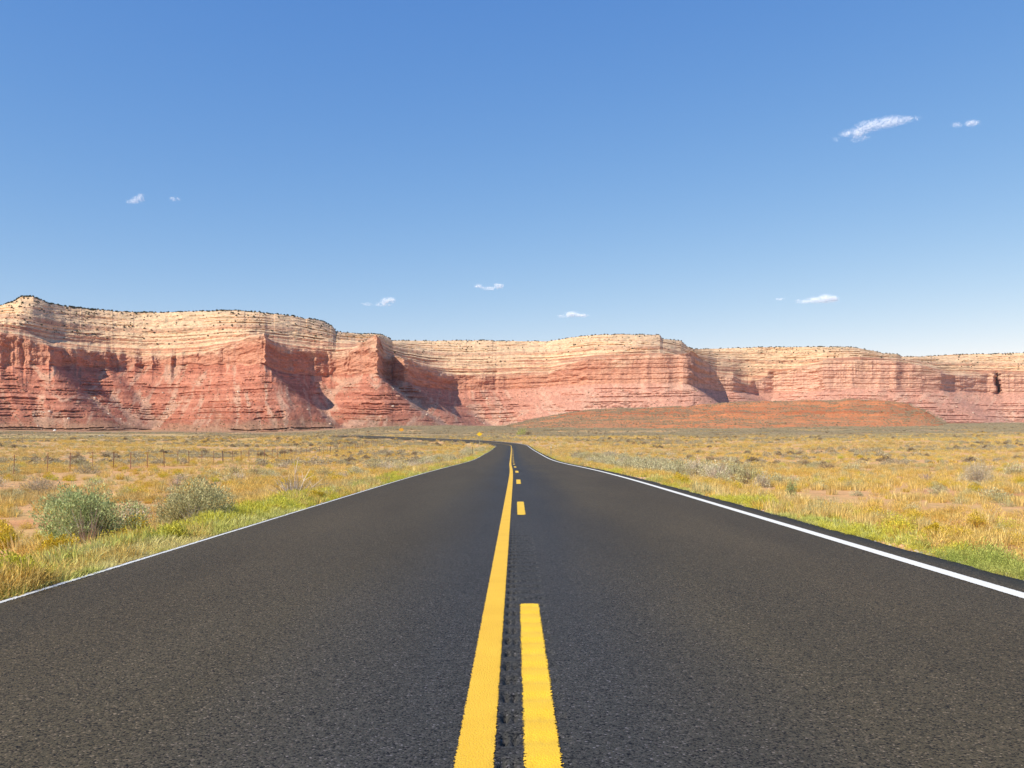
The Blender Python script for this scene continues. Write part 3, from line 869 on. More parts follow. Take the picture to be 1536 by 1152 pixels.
def mesh_shrub(name, R, h, nl, size, mat, seed, stems=40, twig=BARK, asp=0.32, bare=0.0, lump=.35, fill=.45, low=.12, parts=False):
    rg = R_(seed)
    P, D = dome_points(nl, R, h, rg, lump, fill, low, seed % 50)
    v, q = leaves_arrays(P, D, size, asp, rg)
    sv, sq = stems_arrays(stems, R, h, 0.006 + 0.004 * R, rg, bare)
    if parts:
        return [('foliage', make_mesh('foliage', v, [q], [mat])), ('stems', make_mesh('stems', sv, [sq], [twig]))]
    V, fs, mi = join([(v, q, None, 0), (sv, sq, None, 1)])
    return make_mesh(name, V, fs, [mat, twig], mi)

def mesh_rabbit(name, R, h, ns, nf, seed, fmat=YELLOW, smat=YGREEN, fsize=.034):
    rg = R_(seed)
    v, q, t = tuft_arrays(ns, h * .95, R * 1.1, 0.006, 0.75, rg, hvar=.35)
    P, D = dome_points(int(nf * 4), R, h, rg, .35, .55, -.1, seed % 40)
    fv, fq = leaves_arrays(P, D, fsize, .45, rg)
    return [('blossoms', make_mesh('blossoms', fv, [fq], [fmat])), ('stems', make_mesh('stems', v, [q, t], [smat]))]

# ------------------------------------------------------------------ scatter of uncountable ground cover
def scatter(name, pts, sc, protos, label, cat, idx=None, squash=None, seed=0):
    """one object: plants set on points by a geometry node tree."""
    rg = R_(900 + seed)
    n = len(pts)
    me = bpy.data.meshes.new(name)
    me.vertices.add(n); me.vertices.foreach_set('co', np.asarray(pts, np.float32).ravel())
    float_attr(me, 'sc', sc); float_attr(me, 'rot', rg.uniform(0, 6.28, n))
    ia = me.attributes.new('idx', 'INT', 'POINT'); ia.data.foreach_set('value', np.asarray(rg.integers(0, len(protos), n) if idx is None else idx, np.int32))
    o = link(name, me)
    g = bpy.data.node_groups.new(name, 'GeometryNodeTree')
    g.interface.new_socket('Geometry', in_out='INPUT', socket_type='NodeSocketGeometry')
    g.interface.new_socket('Geometry', in_out='OUTPUT', socket_type='NodeSocketGeometry')
    gi = g.nodes.new('NodeGroupInput'); go = g.nodes.new('NodeGroupOutput')
    jn = g.nodes.new('GeometryNodeGeometryToInstance')
    for pm in protos[::-1]:
        po = bpy.data.objects.new(pm.name, pm)
        oi = g.nodes.new('GeometryNodeObjectInfo'); oi.inputs['Object'].default_value = po
        g.links.new(oi.outputs['Geometry'], jn.inputs[0])
    ip = g.nodes.new('GeometryNodeInstanceOnPoints')
    ip.inputs['Pick Instance'].default_value = True
    def attr(nm, ty):
        a = g.nodes.new('GeometryNodeInputNamedAttribute'); a.data_type = ty; a.inputs['Name'].default_value = nm
        return next(s for s in a.outputs if s.enabled and s.name == 'Attribute')
    cx_ = g.nodes.new('ShaderNodeCombineXYZ'); g.links.new(attr('rot', 'FLOAT'), cx_.inputs[2])
    g.links.new(gi.outputs[0], ip.inputs['Points']); g.links.new(jn.outputs[0], ip.inputs['Instance'])
    g.links.new(attr('idx', 'INT'), ip.inputs['Instance Index'])
    g.links.new(cx_.outputs[0], ip.inputs['Rotation']); g.links.new(attr('sc', 'FLOAT'), ip.inputs['Scale'])
    g.links.new(ip.outputs[0], go.inputs[0])
    md = o.modifiers.new("scatter", 'NODES'); md.node_group = g
    return tag(o, label, cat, kind='stuff')

def field(n, r0, r1, pw=1.0, wide=0.92, seed=0):
    """random ground points in the wedge in front of the eye, density falling with distance."""
    rg = R_(seed)
    u = rg.uniform(0, 1, n)
    e = 2 - pw
    r = (r0 ** e + u * (r1 ** e - r0 ** e)) ** (1 / e) if abs(e) > 1e-6 else r0 * (r1 / r0) ** u
    a = rg.uniform(-wide, wide, n)
    x = r * np.tan(a * 0.98); y = r
    d, _, _ = road_info(x, y)
    de = np.where(d > 0, d - EDGE_R, -d - EDGE_L)
    return x, y, de, rg

HOLES = [(-11.5, 21, 2.6), (-14, 31, 3.0), (11.3, 19.5, 1.7), (14, 24, 1.6), (11, 29, 1.2), (-9.6, 17.5, 1.1), (17, 26, 2.2), (-13, 25, 2), (-17, 36, 3)]
def bare(x, y):
    b = np.zeros_like(x)
    for hx_, hy_, hr_ in HOLES:
        b = np.maximum(b, np.exp(-(((x - hx_) / hr_) ** 2 + ((y - hy_) / (hr_ * 1.15)) ** 2)))
    return b

# near verge: green grass strip along the asphalt
def verge(n, seed):
    rg = R_(seed)
    y = 3.0 * (260 / 3.0) ** rg.uniform(0, 1, n)
    side = np.where(rg.uniform(0, 1, n) < .5, -1, 1)
    xr = np.interp(y, path[:NSTR, 1], path[:NSTR, 0])
    w = np.where(side > 0, 0.35 + 1.1 * vn(y / 5, 0 * y, 131), 0.5 + 1.3 * vn(y / 6, 0 * y + 5, 132))
    t = rg.uniform(0, 1, n) ** 1.3
    de = 0.02 + t * w
    x = np.where(side > 0, xr + EDGE_R + de, xr - EDGE_L - de)
    ok = y < 218
    return x[ok], y[ok], de[ok], rg

VSTRAW = leaf_mat("verge_straw", (0.62, 0.56, 0.17), (0.72, 0.62, 0.26), (0.58, 0.55, 0.15), scale=.9)
P_green = [mesh_tuft("green_tuft", 46, .29, .36, .008, GREEN, 301, .65), mesh_tuft("green_tuft", 38, .26, .36, .009, GREEN, 302, .8),
           mesh_shrub("weed_tuft", .22, .20, 420, .034, WEED, 303, 14, WEED, .24), mesh_shrub("weed_tuft", .18, .26, 380, .036, WEED, 304, 14, WEED, .22),
           mesh_tuft("straw_tuft", 46, .24, .32, .006, VSTRAW, 305, .65),
           mesh_shrub("yellow_weed", .26, .22, 520, .055, YGREEN, 306, 10, YGREEN, .14, fill=.4)]
x, y, de, rg = verge(9000, 41)
keep = rg.uniform(0, 1, len(x)) < np.where(x > 0, .62, 1.0) * (0.30 + 0.70 * sm(.25, .7, vn(x / 1.0, y / 1.8, 141)))
x, y, de = x[keep], y[keep], de[keep]
z = H(x, y)
weedy = vn(x / 2.0, y / 5.0, 143)
idx = np.where(weedy > np.where(x > 0, .82, .64), R_(1).integers(2, 4, len(x)), np.where(weedy > .25, R_(2).integers(0, 2, len(x)), 4))
idx = np.where((de > 1.0) & (R_(3).uniform(0, 1, len(x)) < .35), 4, idx)
idx = np.where((vn(x / 1.6 + 9, y / 3.0, 144) > .60) & (R_(31).uniform(0, 1, len(x)) < .55), 5, idx)
lows = np.where(x > 0, 0.45 + 0.45 * sm(0.1, 0.9, de), 0.52 + 0.42 * sm(0.05, 0.7, de))
scatter("verge_grass", np.stack([x, y, z], -1), lows * R_(4).uniform(.6, 1.25, len(x)) * (1 + .3 * sm(40, 150, y)), P_green,
        "fresh green grass and weeds edging the asphalt", "grass", idx)

# dry grass over the plain
P_dry = [mesh_tuft("dry_tuft", 60, .34, .42, .006, STRAW, 311, .6), mesh_tuft("dry_tuft", 55, .30, .46, .007, GOLD, 312, .7),
         mesh_tuft("dry_tuft", 64, .42, .40, .006, STRAW, 313, .45), mesh_tuft("dry_tuft", 60, .30, .48, .007, BROWN, 314, .7),
         mesh_tuft("dry_tuft", 34, .2, .4, .008, STRAW, 315, .9),
         mesh_shrub("golden_mound", .30, .28, 620, .075, GOLD, 316, 10, GOLD, .09, fill=.4), mesh_shrub("brown_mound", .32, .28, 620, .075, BROWN, 317, 14, BROWN, .09, fill=.4),
         mesh_shrub("olive_mound", .30, .30, 620, .065, OLIVE, 318, 12, OLIVE, .11, fill=.4)]
x, y, de, rg = field(84000, 7, 330, 1.28, seed=42)
n1 = fbm(x / 3.2, y / 4.0, 3, 151); n2 = fbm(x / 14, y / 12, 3, 152); n3 = fbm(x / 30, y / 14, 3, 153)
den = sm(-.03, .22, n1 + .85 * n2 + .10 + .06 * sm(45, 120, y) - .04 * sm(45, 18, y)) * (1 - .93 * bare(x, y))
den = np.maximum(den, .11 * (1 - .8 * bare(x, y)))
keep = (de > .15) & (rg.uniform(0, 1, len(x)) < den)
x, y, de, n3, n1 = x[keep], y[keep], de[keep], n3[keep], n1[keep]
q = R_(5).uniform(0, 1, len(x))
idx = np.where(q < .22, 0, np.where(q < .42, 2, np.where(q < .55, 4, np.where(n3 + .5 * n1 > .05, 1, np.where(n3 < -.22, 3, 1)))))
q2 = R_(61).uniform(0, 1, len(x)); nm_ = fbm(x / 5, y / 5, 3, 154)
idx = np.where((q2 < .45 * sm(-.2, .3, nm_) + .12), np.where(q2 < .07, 7, np.where(n3 + .4 * n1 > .05, 5, 6)), idx)
sc = R_(6).uniform(.6, 1.35, len(x)) * (.78 + .22 * sm(15, 40, y)) * (1 + .9 * sm(60, 260, y))
scatter("dry_grass", np.stack([x, y, H(x, y)], -1), sc, P_dry, "straw and golden dry grass over the plain", "grass", idx)

# far scrub: clumps of grey and dark brush, many plants to a clump
def clump(name, k, spread, R, h, mat, seed, nl=230, size=.15):
    rg = R_(seed); parts = []
    for j in range(k):
        rr = R * rg.uniform(.5, 1.2); P, D = dome_points(nl, rr, h * rr / R * rg.uniform(.8, 1.2), rg, .3, .5, .05, j)
        P[:, 0] += rg.normal(0, spread); P[:, 1] += rg.normal(0, spread)
        v, q = leaves_arrays(P, D, size, .6, rg, .2)
        parts.append((v, q, None, 0))
    V, fs, mi = join(parts)
    return make_mesh(name, V, fs, [mat], mi)
TANB = leaf_mat("tan_brush_leaf", (0.50, 0.42, 0.24), (0.58, 0.49, 0.29), scale=.06, var=0.55)
P_scrub = [clump("brush_clump", 5, 2.2, .75, .62, GREY, 321), clump("brush_clump", 6, 2.6, .7, .5, GREY, 322), clump("brush_clump", 3, 1.8, .8, .7, DARKG, 323),
           clump("brush_clump", 1, .1, 1.0, .85, DARKG, 324, 420), clump("brush_clump", 5, 2.0, .6, .45, TANB, 325), clump("brush_clump", 6, 2.4, .55, .36, GOLD, 326)]
x, y, de, rg = field(38000, 85, 1300, 1.05, seed=43)
pxc = VPX + F * x / y
n1 = fbm(x / 40, y / 40, 3, 161); n2 = fbm(x / 110, y / 60, 4, 162)
right = sm(420, 680, pxc)
den = sm(-.1, .35, n1 + .5 * n2 + .1 + .35 * right * sm(200, 450, y) + .10 * (1 - right)) * (.22 + .78 * sm(110, 240, y))
keep = (de > 3) & (rg.uniform(0, 1, len(x)) < den) & ((np.abs(x + 32.5) > 5) | (y > 200))
x, y, n2, right = x[keep], y[keep], n2[keep], right[keep]
q = R_(7).uniform(0, 1, len(x))
gz = right * sm(240, 420, y) + .4 * sm(500, 700, y)
idx = np.where(q < .28 + .42 * gz, R_(8).integers(0, 2, len(x)), np.where(q < .55 + .3 * gz, np.where(R_(9).uniform(0, 1, len(x)) < .5, 2, 3), np.where(q < .8, 4, 5)))
hzz = np.zeros(len(x))
z = H(x, y)
# on the hill the brush stands on the hill's own surface
from_hill = (y > 725) & (pxc[keep] > 745) & (pxc[keep] < 1435)
def hill_z(x, y):
    pc = np.clip(VPX + F * x / y - hp[0], 0, len(hp) - 1.001); rc = np.clip((y - hr[0]) / (hr[1] - hr[0]), 0, len(hr) - 1.001)
    return hz[np.round(rc).astype(int), np.round(pc).astype(int)]
z = np.where(from_hill, np.maximum(z, hill_z(x, y)), z)
sc = R_(10).uniform(.6, 1.25, len(x)) * (1 + .5 * sm(300, 1100, y))
scatter("distant_brush", np.stack([x, y, z], -1), sc, P_scrub, "grey and brown brush covering the far plain", "brush", idx)
# brush dots on the hill slope
rg = R_(44); nh = 3600
i_ = rg.integers(0, len(hr) - 110, nh); j_ = rg.integers(20, len(hp) - 30, nh)
kk = (hh[i_, j_] > 2) & (rg.uniform(0, 1, nh) < .22 + .6 * vegh[i_, j_])
pts = np.stack([hx[i_, j_], hyy[i_, j_], hz[i_, j_] - .1], -1)[kk]
scatter("hill_brush", pts, R_(11).uniform(.4, 1.2, len(pts)), [P_scrub[0], P_scrub[2], P_scrub[3], P_scrub[4]], "scattered dull brush on the orange hill", "brush")

def rock_mesh(name, seed, mat, sub=3):
    import bmesh
    bm = bmesh.new(); bmesh.ops.create_icosphere(bm, subdivisions=sub, radius=1.0)
    rg = R_(seed)
    dirs = rg.normal(0, 1, (9, 3)); dirs /= np.linalg.norm(dirs, axis=1)[:, None]; ds = rg.uniform(.55, .85, 9)
    for v in bm.verts:
        p = np.array(v.co)
        for d_, s_c in zip(dirs, ds):
            t = p @ d_
            if t > s_c: p = p - d_ * (t - s_c)
        p = p * (1 + .08 * (rg.uniform() - .5))
        p[2] *= .8
        v.co = p
    me = bpy.data.meshes.new(name); bm.to_mesh(me); bm.free()
    me.materials.append(mat)
    return me
# low scrub dotted over the red slopes
SLOPE = leaf_mat("slope_scrub_leaf", (0.20, 0.15, 0.085), (0.30, 0.23, 0.13), scale=.05, var=.5)
P_slope = [mesh_shrub("slope_scrub", 1.3, 1.0, 70, .8, SLOPE, 381, 3, SLOPE, .6, fill=.3), mesh_shrub("slope_scrub", .9, .8, 60, .6, SLOPE, 382, 3, SLOPE, .6, fill=.3)]
rg = R_(48); ns_ = 14000
ci = np.where((pxs > -330) & (pxs < 1700))[0]
sc_, sl_ = rg.choice(ci, ns_), (4 + (nA_ - 8) * rg.uniform(0, 1, ns_) ** 1.25).astype(int)
kp = rg.uniform(0, 1, ns_) < .12 + .88 * sm(-.1, .35, fbm(pxs[sc_] / 18, zA[sl_, sc_] / 12, 3, 44) + .25 * sm(90, 30, zA[sl_, sc_]))
sc_, sl_ = sc_[kp], sl_[kp]
scatter("slope_scrub", np.stack([MX[sl_, sc_], MY[sl_, sc_], MZ[sl_, sc_]], -1), rg.uniform(.5, 1.5, len(sc_)), P_slope, "tiny dull scrub dotted over the red slopes", "brush")

# clods and gravel on the bare soil and along the asphalt
CLOD = plain_mat("soil_clod", (0.55, 0.30, 0.15), .95, var=.3, scale=6)
GRAV = plain_mat("pale_gravel", (0.52, 0.42, 0.33), .95, var=.35, scale=9)
P_peb = [rock_mesh("pebble", 371, CLOD, 1), rock_mesh("pebble", 372, CLOD, 1), rock_mesh("pebble", 373, GRAV, 1)]
x, y, de, rg = field(22000, 5, 60, 1.5, seed=47)
kp = (de > .05) & (rg.uniform(0, 1, len(x)) < .25 + .6 * bare(x, y))
x, y = x[kp], y[kp]
y2 = 3.5 * (60 / 3.5) ** rg.uniform(0, 1, 5000); sd = np.where(rg.uniform(0, 1, 5000) < .5, -1, 1); d2 = rg.exponential(.18, 5000)
x2 = np.interp(y2, path[:NSTR, 1], path[:NSTR, 0]) + np.where(sd > 0, EDGE_R + d2, -EDGE_L - d2)
xx_, yy_ = np.concatenate([x, x2]), np.concatenate([y, y2])
sz_ = np.clip(rg.lognormal(-3.9, .5, len(xx_)), .008, .045)
ix_ = np.where(np.arange(len(xx_)) < len(x), rg.integers(0, 2, len(xx_)), rg.integers(1, 3, len(xx_)))
scatter("gravel", np.stack([xx_, yy_, H(xx_, yy_)], -1), sz_, P_peb, "soil clods and pale gravel on bare ground by the road", "gravel", ix_)

# junipers on the mesa rims and benches, rubble on its slopes
P_jun = [mesh_shrub("juniper", 2.2, 3.6, 90, 1.5, JUN, 331, 3, JUN, .7, fill=.3), mesh_shrub("juniper", 1.7, 2.6, 80, 1.3, JUN, 332, 3, JUN, .7, fill=.3)]
rg = R_(45)
cols_in = np.where((pxs > -60) & (pxs < 1600))[0]
NJ = 5200
jc = rg.choice(cols_in, NJ)
jl = np.where(rg.uniform(0, 1, NJ) < .62, NL - rg.integers(4, 8, NJ), NL - 6 - (rg.uniform(0, 1, NJ) ** 2.2 * 80).astype(int))
kp = rg.uniform(0, 1, NJ) < .25 + .75 * vn(pxs[jc] / 25, 0 * jc, 171)
kp &= rg.uniform(0, 1, NJ) < np.where(pxs[jc] < 600, 1.0, .6)
jc, jl = jc[kp], jl[kp]
fr_ = rg.uniform(0, 1, len(jc))[:, None]
p0 = np.stack([MX[jl, jc], MY[jl, jc], MZ[jl, jc]], -1); p1 = np.stack([MX[jl - 1, jc], MY[jl - 1, jc], MZ[jl - 1, jc]], -1)
pts = p0 * fr_ + p1 * (1 - fr_)
scatter("rim_junipers", pts, rg.uniform(.4, 1.2, len(pts)), P_jun, "tiny dark junipers along the mesa rims and ledges", "trees")

STONE = plain_mat("pale_boulder", (0.58, 0.43, 0.31), .9, var=.25, scale=.8)
STONER = plain_mat("red_boulder", (0.46, 0.235, 0.15), .9, var=.25, scale=.8)
P_rock = [rock_mesh("boulder", 341 + k, STONE if k < 3 else STONER) for k in range(5)]
rg = R_(46); nb = 5000
bc = rg.choice(cols_in, nb); blv = rg.integers(12, nA_ - 12, nb)
gul = np.clip(1.4 * valley[blv, bc], 0, 1)
kp = rg.uniform(0, 1, nb) < .05 + .55 * scree[blv, bc] * .5 + .8 * gul
bc, blv, gul = bc[kp], blv[kp], gul[kp]
bp_ = np.stack([MX[blv, bc], MY[blv, bc], MZ[blv, bc]], -1)
bs = np.clip(rg.lognormal(.25, .45, len(bc)), .5, 4.2) * (1 + .25 * (pxs[bc] > 560))
order = np.argsort(-bs)
big_i, rest = order[:110], order[110:]
scatter("slope_rubble", bp_[rest], bs[rest], P_rock, "small rocks strewn over the red slopes", "rubble")
for j in big_i:
    k = int(rg.integers(0, 4))
    o = link("boulder", P_rock[k]); o.location = bp_[j]; s_b = float(bs[j]) * 1.05
    o.scale = (s_b * rg.uniform(.8, 1.3), s_b * rg.uniform(.8, 1.2), s_b * rg.uniform(.7, 1.1)); o.rotation_euler = (0, 0, float(rg.uniform(0, 6)))
    p = pxs[bc[j]]
    tone = "pale" if k < 3 else "rust red"
    where = ("on the red slope of the long left mesa" if p < 470 else "in the rocky gully between the long mesa and the blunt headland" if p < 780
             else "on the slope below the blunt cliff headland" if p < 1045 else "on the pink slope behind the orange hill")
    tag(o, f"{tone} boulder lying {where}", "boulder", f"{tone} boulders {where}")

# ------------------------------------------------------------------ individual shrubs
M_sage = [mesh_shrub("sagebrush", .5, .52, 1500, .055, SAGE, 401, 46, parts=True), mesh_shrub("sagebrush", .55, .44, 1400, .06, SAGE, 402, 40, parts=True),
          mesh_shrub("sagebrush", .5, .5, 1400, .055, OLIVE, 403, 50, parts=True), mesh_shrub("sagebrush", .55, .46, 800, .05, PALE, 404, 90, TWIG, bare=.12, parts=True),
          mesh_shrub("sagebrush", .5, .45, 1300, .06, DARKG, 405, 40, parts=True)]
SAGE_WORD = ["grey green", "low grey green", "olive", "pale half dry", "dark brown"]
M_rab = [mesh_rabbit("rabbitbrush", .34, .4, 170, 330, 411), mesh_rabbit("rabbitbrush", .4, .36, 170, 380, 412),
         mesh_rabbit("rabbitbrush", .36, .36, 180, 120, 413, YELLOW, GOLD), mesh_rabbit("rabbitbrush", .34, .4, 190, 220, 414, YGREEN, YGREEN)]
RAB_WORD = ["bright yellow", "low spreading yellow", "golden straw coloured", "yellow green"]

def zone(x, y):
    side = "left" if x < 0 else "right"
    if side == "left":
        if x < -31.5: return "on the plain beyond the wire fence"
        if y < 45: return "near the camera left of the asphalt"
        return "between the wire fence and the asphalt"
    if x < 13 and y < 120: return "along the right hand white line"
    if y < 45: return "near the camera right of the asphalt"
    return "out on the right hand plain"

def set_plant(name, meshes, k, x, y, s, sz, words, cat, tall=""):
    o = empty(name); z = float(H(np.array([x]), np.array([y]))[0])
    for pn, pm in meshes[k]: link(pn, pm, o)
    o.location = (x, y, z - .02); o.scale = (s, s, s * sz); o.rotation_euler = (0, 0, random.uniform(0, 6.28))
    size = "small" if s < .8 else ("large" if s > 1.5 else "mid sized")
    lab = f"{size} {words[k]} {cat} {zone(x, y)}"
    return tag(o, lab, cat, lab.replace(cat, cat + " plants"))

placed = []
def free(x, y, r):
    for (a, b, c) in placed:
        if (a - x) ** 2 + (b - y) ** 2 < (r + c) ** 2 * .5: return False
    placed.append((x, y, r)); return True

# big plants measured in the photo, with their own parts
def hero(name, cat, px, ybase, wpx, hpx, fol_mat, label, leaves=5200, size=.035, stems=90, twig=BARK, bare_=0.0, lump=.4, seed=500, asp=.3, fill=.42, dead=0):
    X, Y, Z = at(px, ybase)
    R = wpx / F * Y * .5; h = hpx / F * Y
    rg = R_(seed)
    root = empty(name, (X, Y, Z - .02))
    P, D = dome_points(int(leaves * 2.1), R * .95, h, rg, lump, fill, .32, seed % 60)
    v, q = leaves_arrays(P, D, size, asp * 1.25, rg)
    link("foliage", make_mesh("foliage", v, [q], [fol_mat]), root)
    sv, sq = stems_arrays(stems, R * .98, h * .98, .008, rg, bare_)
    link("stems", make_mesh("stems", sv, [sq], [twig]), root)
    if dead:
        dv, dq = stems_arrays(dead, R * .55, h * .55, .007, rg, .3)
        dv[:, 0] += R * .35; dv[:, 1] -= R * .7
        link("dead_twigs", make_mesh("dead_twigs", dv, [dq], [TWIG]), root)
    placed.append((X, Y, R))
    tag(root, label, cat)
    return root
hero("sagebrush", "sagebrush", 130, 812, 138, 86, SAGEG, "largest grey green sagebrush, full and rounded, beside the thin white line", 12000, .042, 120, dead=70, seed=501)
hero("sagebrush", "sagebrush", 288, 790, 120, 64, OLIVE, "olive sagebrush with bare pale twigs, next along the verge from the largest sagebrush", 9500, .04, 110, dead=60, seed=502)
hero("sagebrush", "sagebrush", 1466, 726, 66, 38, PALE, "wide pale silvery sagebrush standing alone on the golden grass", 2600, .055, 190, TWIG, .15, seed=503)
hero("sagebrush", "sagebrush", 1104, 719, 42, 28, SAGE, "round grey sagebrush with a dark underside near the grey row", 1700, .055, 80, seed=504)
hero("sagebrush", "sagebrush", 1143, 731, 34, 22, PALE, "small pale twiggy sagebrush just outward of the small upright green shrub", 900, .05, 90, TWIG, .12, seed=505)
hero("green_shrub", "shrub", 1187, 743, 20, 24, SAGEG, "small upright green shrub alone on sandy ground near the white line", 900, .04, 40, seed=506, fill=.3)
hero("sagebrush", "sagebrush", 905, 699, 30, 19, SAGE, "dark based sagebrush nearest the bend in the grey row beside the white line", 1300, .07, 60, seed=507)
hero("sagebrush", "sagebrush", 60, 742, 70, 28, GREY, "grey brown twiggy sagebrush at the edge of the brown grass before the fence", 2200, .055, 110, TWIG, .15, seed=508)
hero("sagebrush", "sagebrush", 130, 710, 40, 16, GREY, "low grey sagebrush just behind the wire fence", 1000, .09, 50, seed=509)
for k, (p, yb, w_, h_) in enumerate([(940, 707, 52, 26), (962, 710, 46, 28), (990, 713, 52, 31), (1016, 717, 54, 30), (1044, 717, 52, 32), (1068, 720, 42, 24)]):
    hero("sagebrush", "sagebrush", p, yb, w_, h_, SAGE if k % 2 else PALE if k == 4 else SAGE, "grey green sagebrush in the dense row beside the right hand white line", 1500, .06, 60, seed=520 + k)['group'] = "sagebrush row beside the white line"

def rabbit_hero(px, ybase, wpx, hpx, label, seed, fm=YELLOW, smt=YGREEN, ns=420, nf=900):
    X, Y, Z = at(px, ybase)
    R = wpx / F * Y * .5; h = hpx / F * Y
    rg = R_(seed); root = empty("rabbitbrush", (X, Y, Z - .02))
    v, q, t = tuft_arrays(ns, h * .95, R * 1.2, .006, .75, rg, hvar=.35)
    link("stems", make_mesh("stems", v, [q, t], [smt]), root)
    P, D = dome_points(nf * 6, R, h, rg, .4, .5, .2, seed % 40)
    fv, fq = leaves_arrays(P, D, .030, .45, rg)
    link("blossoms", make_mesh("blossoms", fv, [fq], [fm]), root)
    placed.append((X, Y, R))
    return tag(root, label, "rabbitbrush")
rabbit_hero(26, 882, 120, 58, "large yellow green rabbitbrush touching the road edge, nearest the camera", 601, YGREEN, YGREEN, 700, 800)
rabbit_hero(8, 822, 52, 40, "round golden rabbitbrush on bare soil to the left of the largest sagebrush", 602)
rabbit_hero(85, 838, 64, 34, "wide yellow rabbitbrush in front of the largest sagebrush", 603)
rabbit_hero(203, 800, 34, 28, "yellow rabbitbrush in the gap between the two big roadside sagebrush", 604)
rabbit_hero(190, 812, 26, 16, "small yellow rabbitbrush tucked at the foot of the largest sagebrush", 605)
rabbit_hero(473, 752, 24, 16, "deep yellow rabbitbrush near the bare dead shrub beside the left line", 606)
rabbit_hero(410, 769, 24, 14, "yellow rabbitbrush at the asphalt edge among bright green weeds", 607)
rabbit_hero(1018, 727, 32, 17, "brightest yellow rabbitbrush at the foot of the grey sagebrush row", 608)
rabbit_hero(1399, 806, 34, 20, "bright yellow rabbitbrush in orange grass beside a dark grassy clump", 609)
rabbit_hero(1465, 795, 36, 30, "tall golden rabbitbrush alone on bare orange soil", 610, YELLOW, GOLD, 420, 300)
rabbit_hero(258, 813, 44, 30, "pale yellow rabbitbrush at the road edge among tall grass", 611, YGREEN, GREEN, 420, 700)

# bare dead shrub beside the left line
X, Y, Z = at(440, 748)
root = tag(empty("dead_shrub", (X, Y, Z)), "bare pale dead shrub with tall forked twigs beside the left line", "dead shrub")
rg = R_(620)
sv, sq = stems_arrays(130, .75, .55, .010, rg, .3)
link("twigs", make_mesh("twigs", sv, [sq], [TWIG]), root)
mb = MB()
for (dx, dz_, lx) in ((.05, 1.05, .16), (.32, .75, .3), (-.2, .6, -.3), (.6, .5, .5)):
    mb.tube((dx * .3, 0, 0), (dx * .8, .02, dz_ * .6), .014, .010, 5)
    mb.tube((dx * .8, .02, dz_ * .6), (dx * .8 + lx * .5, .05, dz_), .010, .005, 5)
    mb.tube((dx * .8, .02, dz_ * .6), (dx * .8 - lx * .15, .0, dz_ * .95), .008, .004, 5)
    mb.tube((dx * .8, .02, dz_ * .6), (dx * .8 + lx * .9, -.05, dz_ * .8), .008, .004, 5)
link("branches", mb.mesh("branches", TWIG), root)
placed.append((X, Y, .7))
# more bare shrubs
for (p, yb, s_, lab) in ((1390, 722, 1.0, "flat bare grey dead shrub lying on golden grass left of the pale silvery sagebrush"), (353, 671, 2.2, "dark leafless little shrub on the plain behind the fence"), (265, 732, .9, "low grey bare shrub behind the olive sagebrush")):
    X, Y, Z = at(p, yb)
    rg = R_(630 + p)
    sv, sq = stems_arrays(110, .8 * s_, .42 * s_, .010 * s_, rg, .2)
    o = link("dead_shrub", make_mesh("dead_shrub", sv, [sq], [TWIG if p != 353 else BARK])); o.location = (X, Y, Z)
    tag(o, lab, "dead shrub"); placed.append((X, Y, .6))

# sagebrush in the strips along the road, then over the plains
rg = R_(72); cnt = 0; tries = 0
while cnt < 105 and tries < 4000:
    tries += 1
    if tries % 3: y = float(38 * (150 / 38) ** rg.uniform(0, 1)); x = float(rg.uniform(5.9, 11.5) + .02 * y)
    else: y = float(60 * (205 / 60) ** rg.uniform(0, 1)); x = float(-rg.uniform(5.6, 11))
    s = float(rg.uniform(1.1, 2.1))
    if not free(x, y, s * .42): continue
    set_plant("sagebrush", M_sage, int(rg.choice([0, 1, 1, 1, 3, 2])), x, y, s, float(rg.uniform(.85, 1.15)), SAGE_WORD, "sagebrush")
    cnt += 1
cnt = 0; rg = R_(70)
tries = 0
while cnt < 150 and tries < 8000:
    tries += 1
    y = float(14 * (300 / 14) ** rg.uniform(0, 1)); x = float(y * math.tan(rg.uniform(-.56, .56)))
    if abs(x) < 6.3 or y > 200 and abs(x) < 60: continue
    nse = float(fbm(np.array([x / 22]), np.array([y / 16]), 3, 181)[0])
    strip = (4.8 < x < 13 and 45 < y < 190) or (-12 < x < -5.5 and 70 < y < 200)
    pr = .9 if strip else (.35 * float(sm(-.1, .3, nse)) * float(sm(18, 45, y)) + .05)
    if rg.uniform() > pr: continue
    s = float(rg.uniform(.75, 1.7)) * (1.15 if strip else 1.0) * (1 + .35 * float(sm(90, 260, y)))
    if not free(x, y, s * .5): continue
    if strip: k = int(rg.choice([0, 1, 1, 3, 2]))
    elif y > 70: k = int(rg.choice([4, 4, 1, 2, 3]))
    else: k = int(rg.choice([2, 3, 1, 0]))
    if not strip and y < 45: s *= .7
    set_plant("sagebrush", M_sage, k, x, y, s, float(rg.uniform(.75, 1.05)), SAGE_WORD, "sagebrush")
    cnt += 1
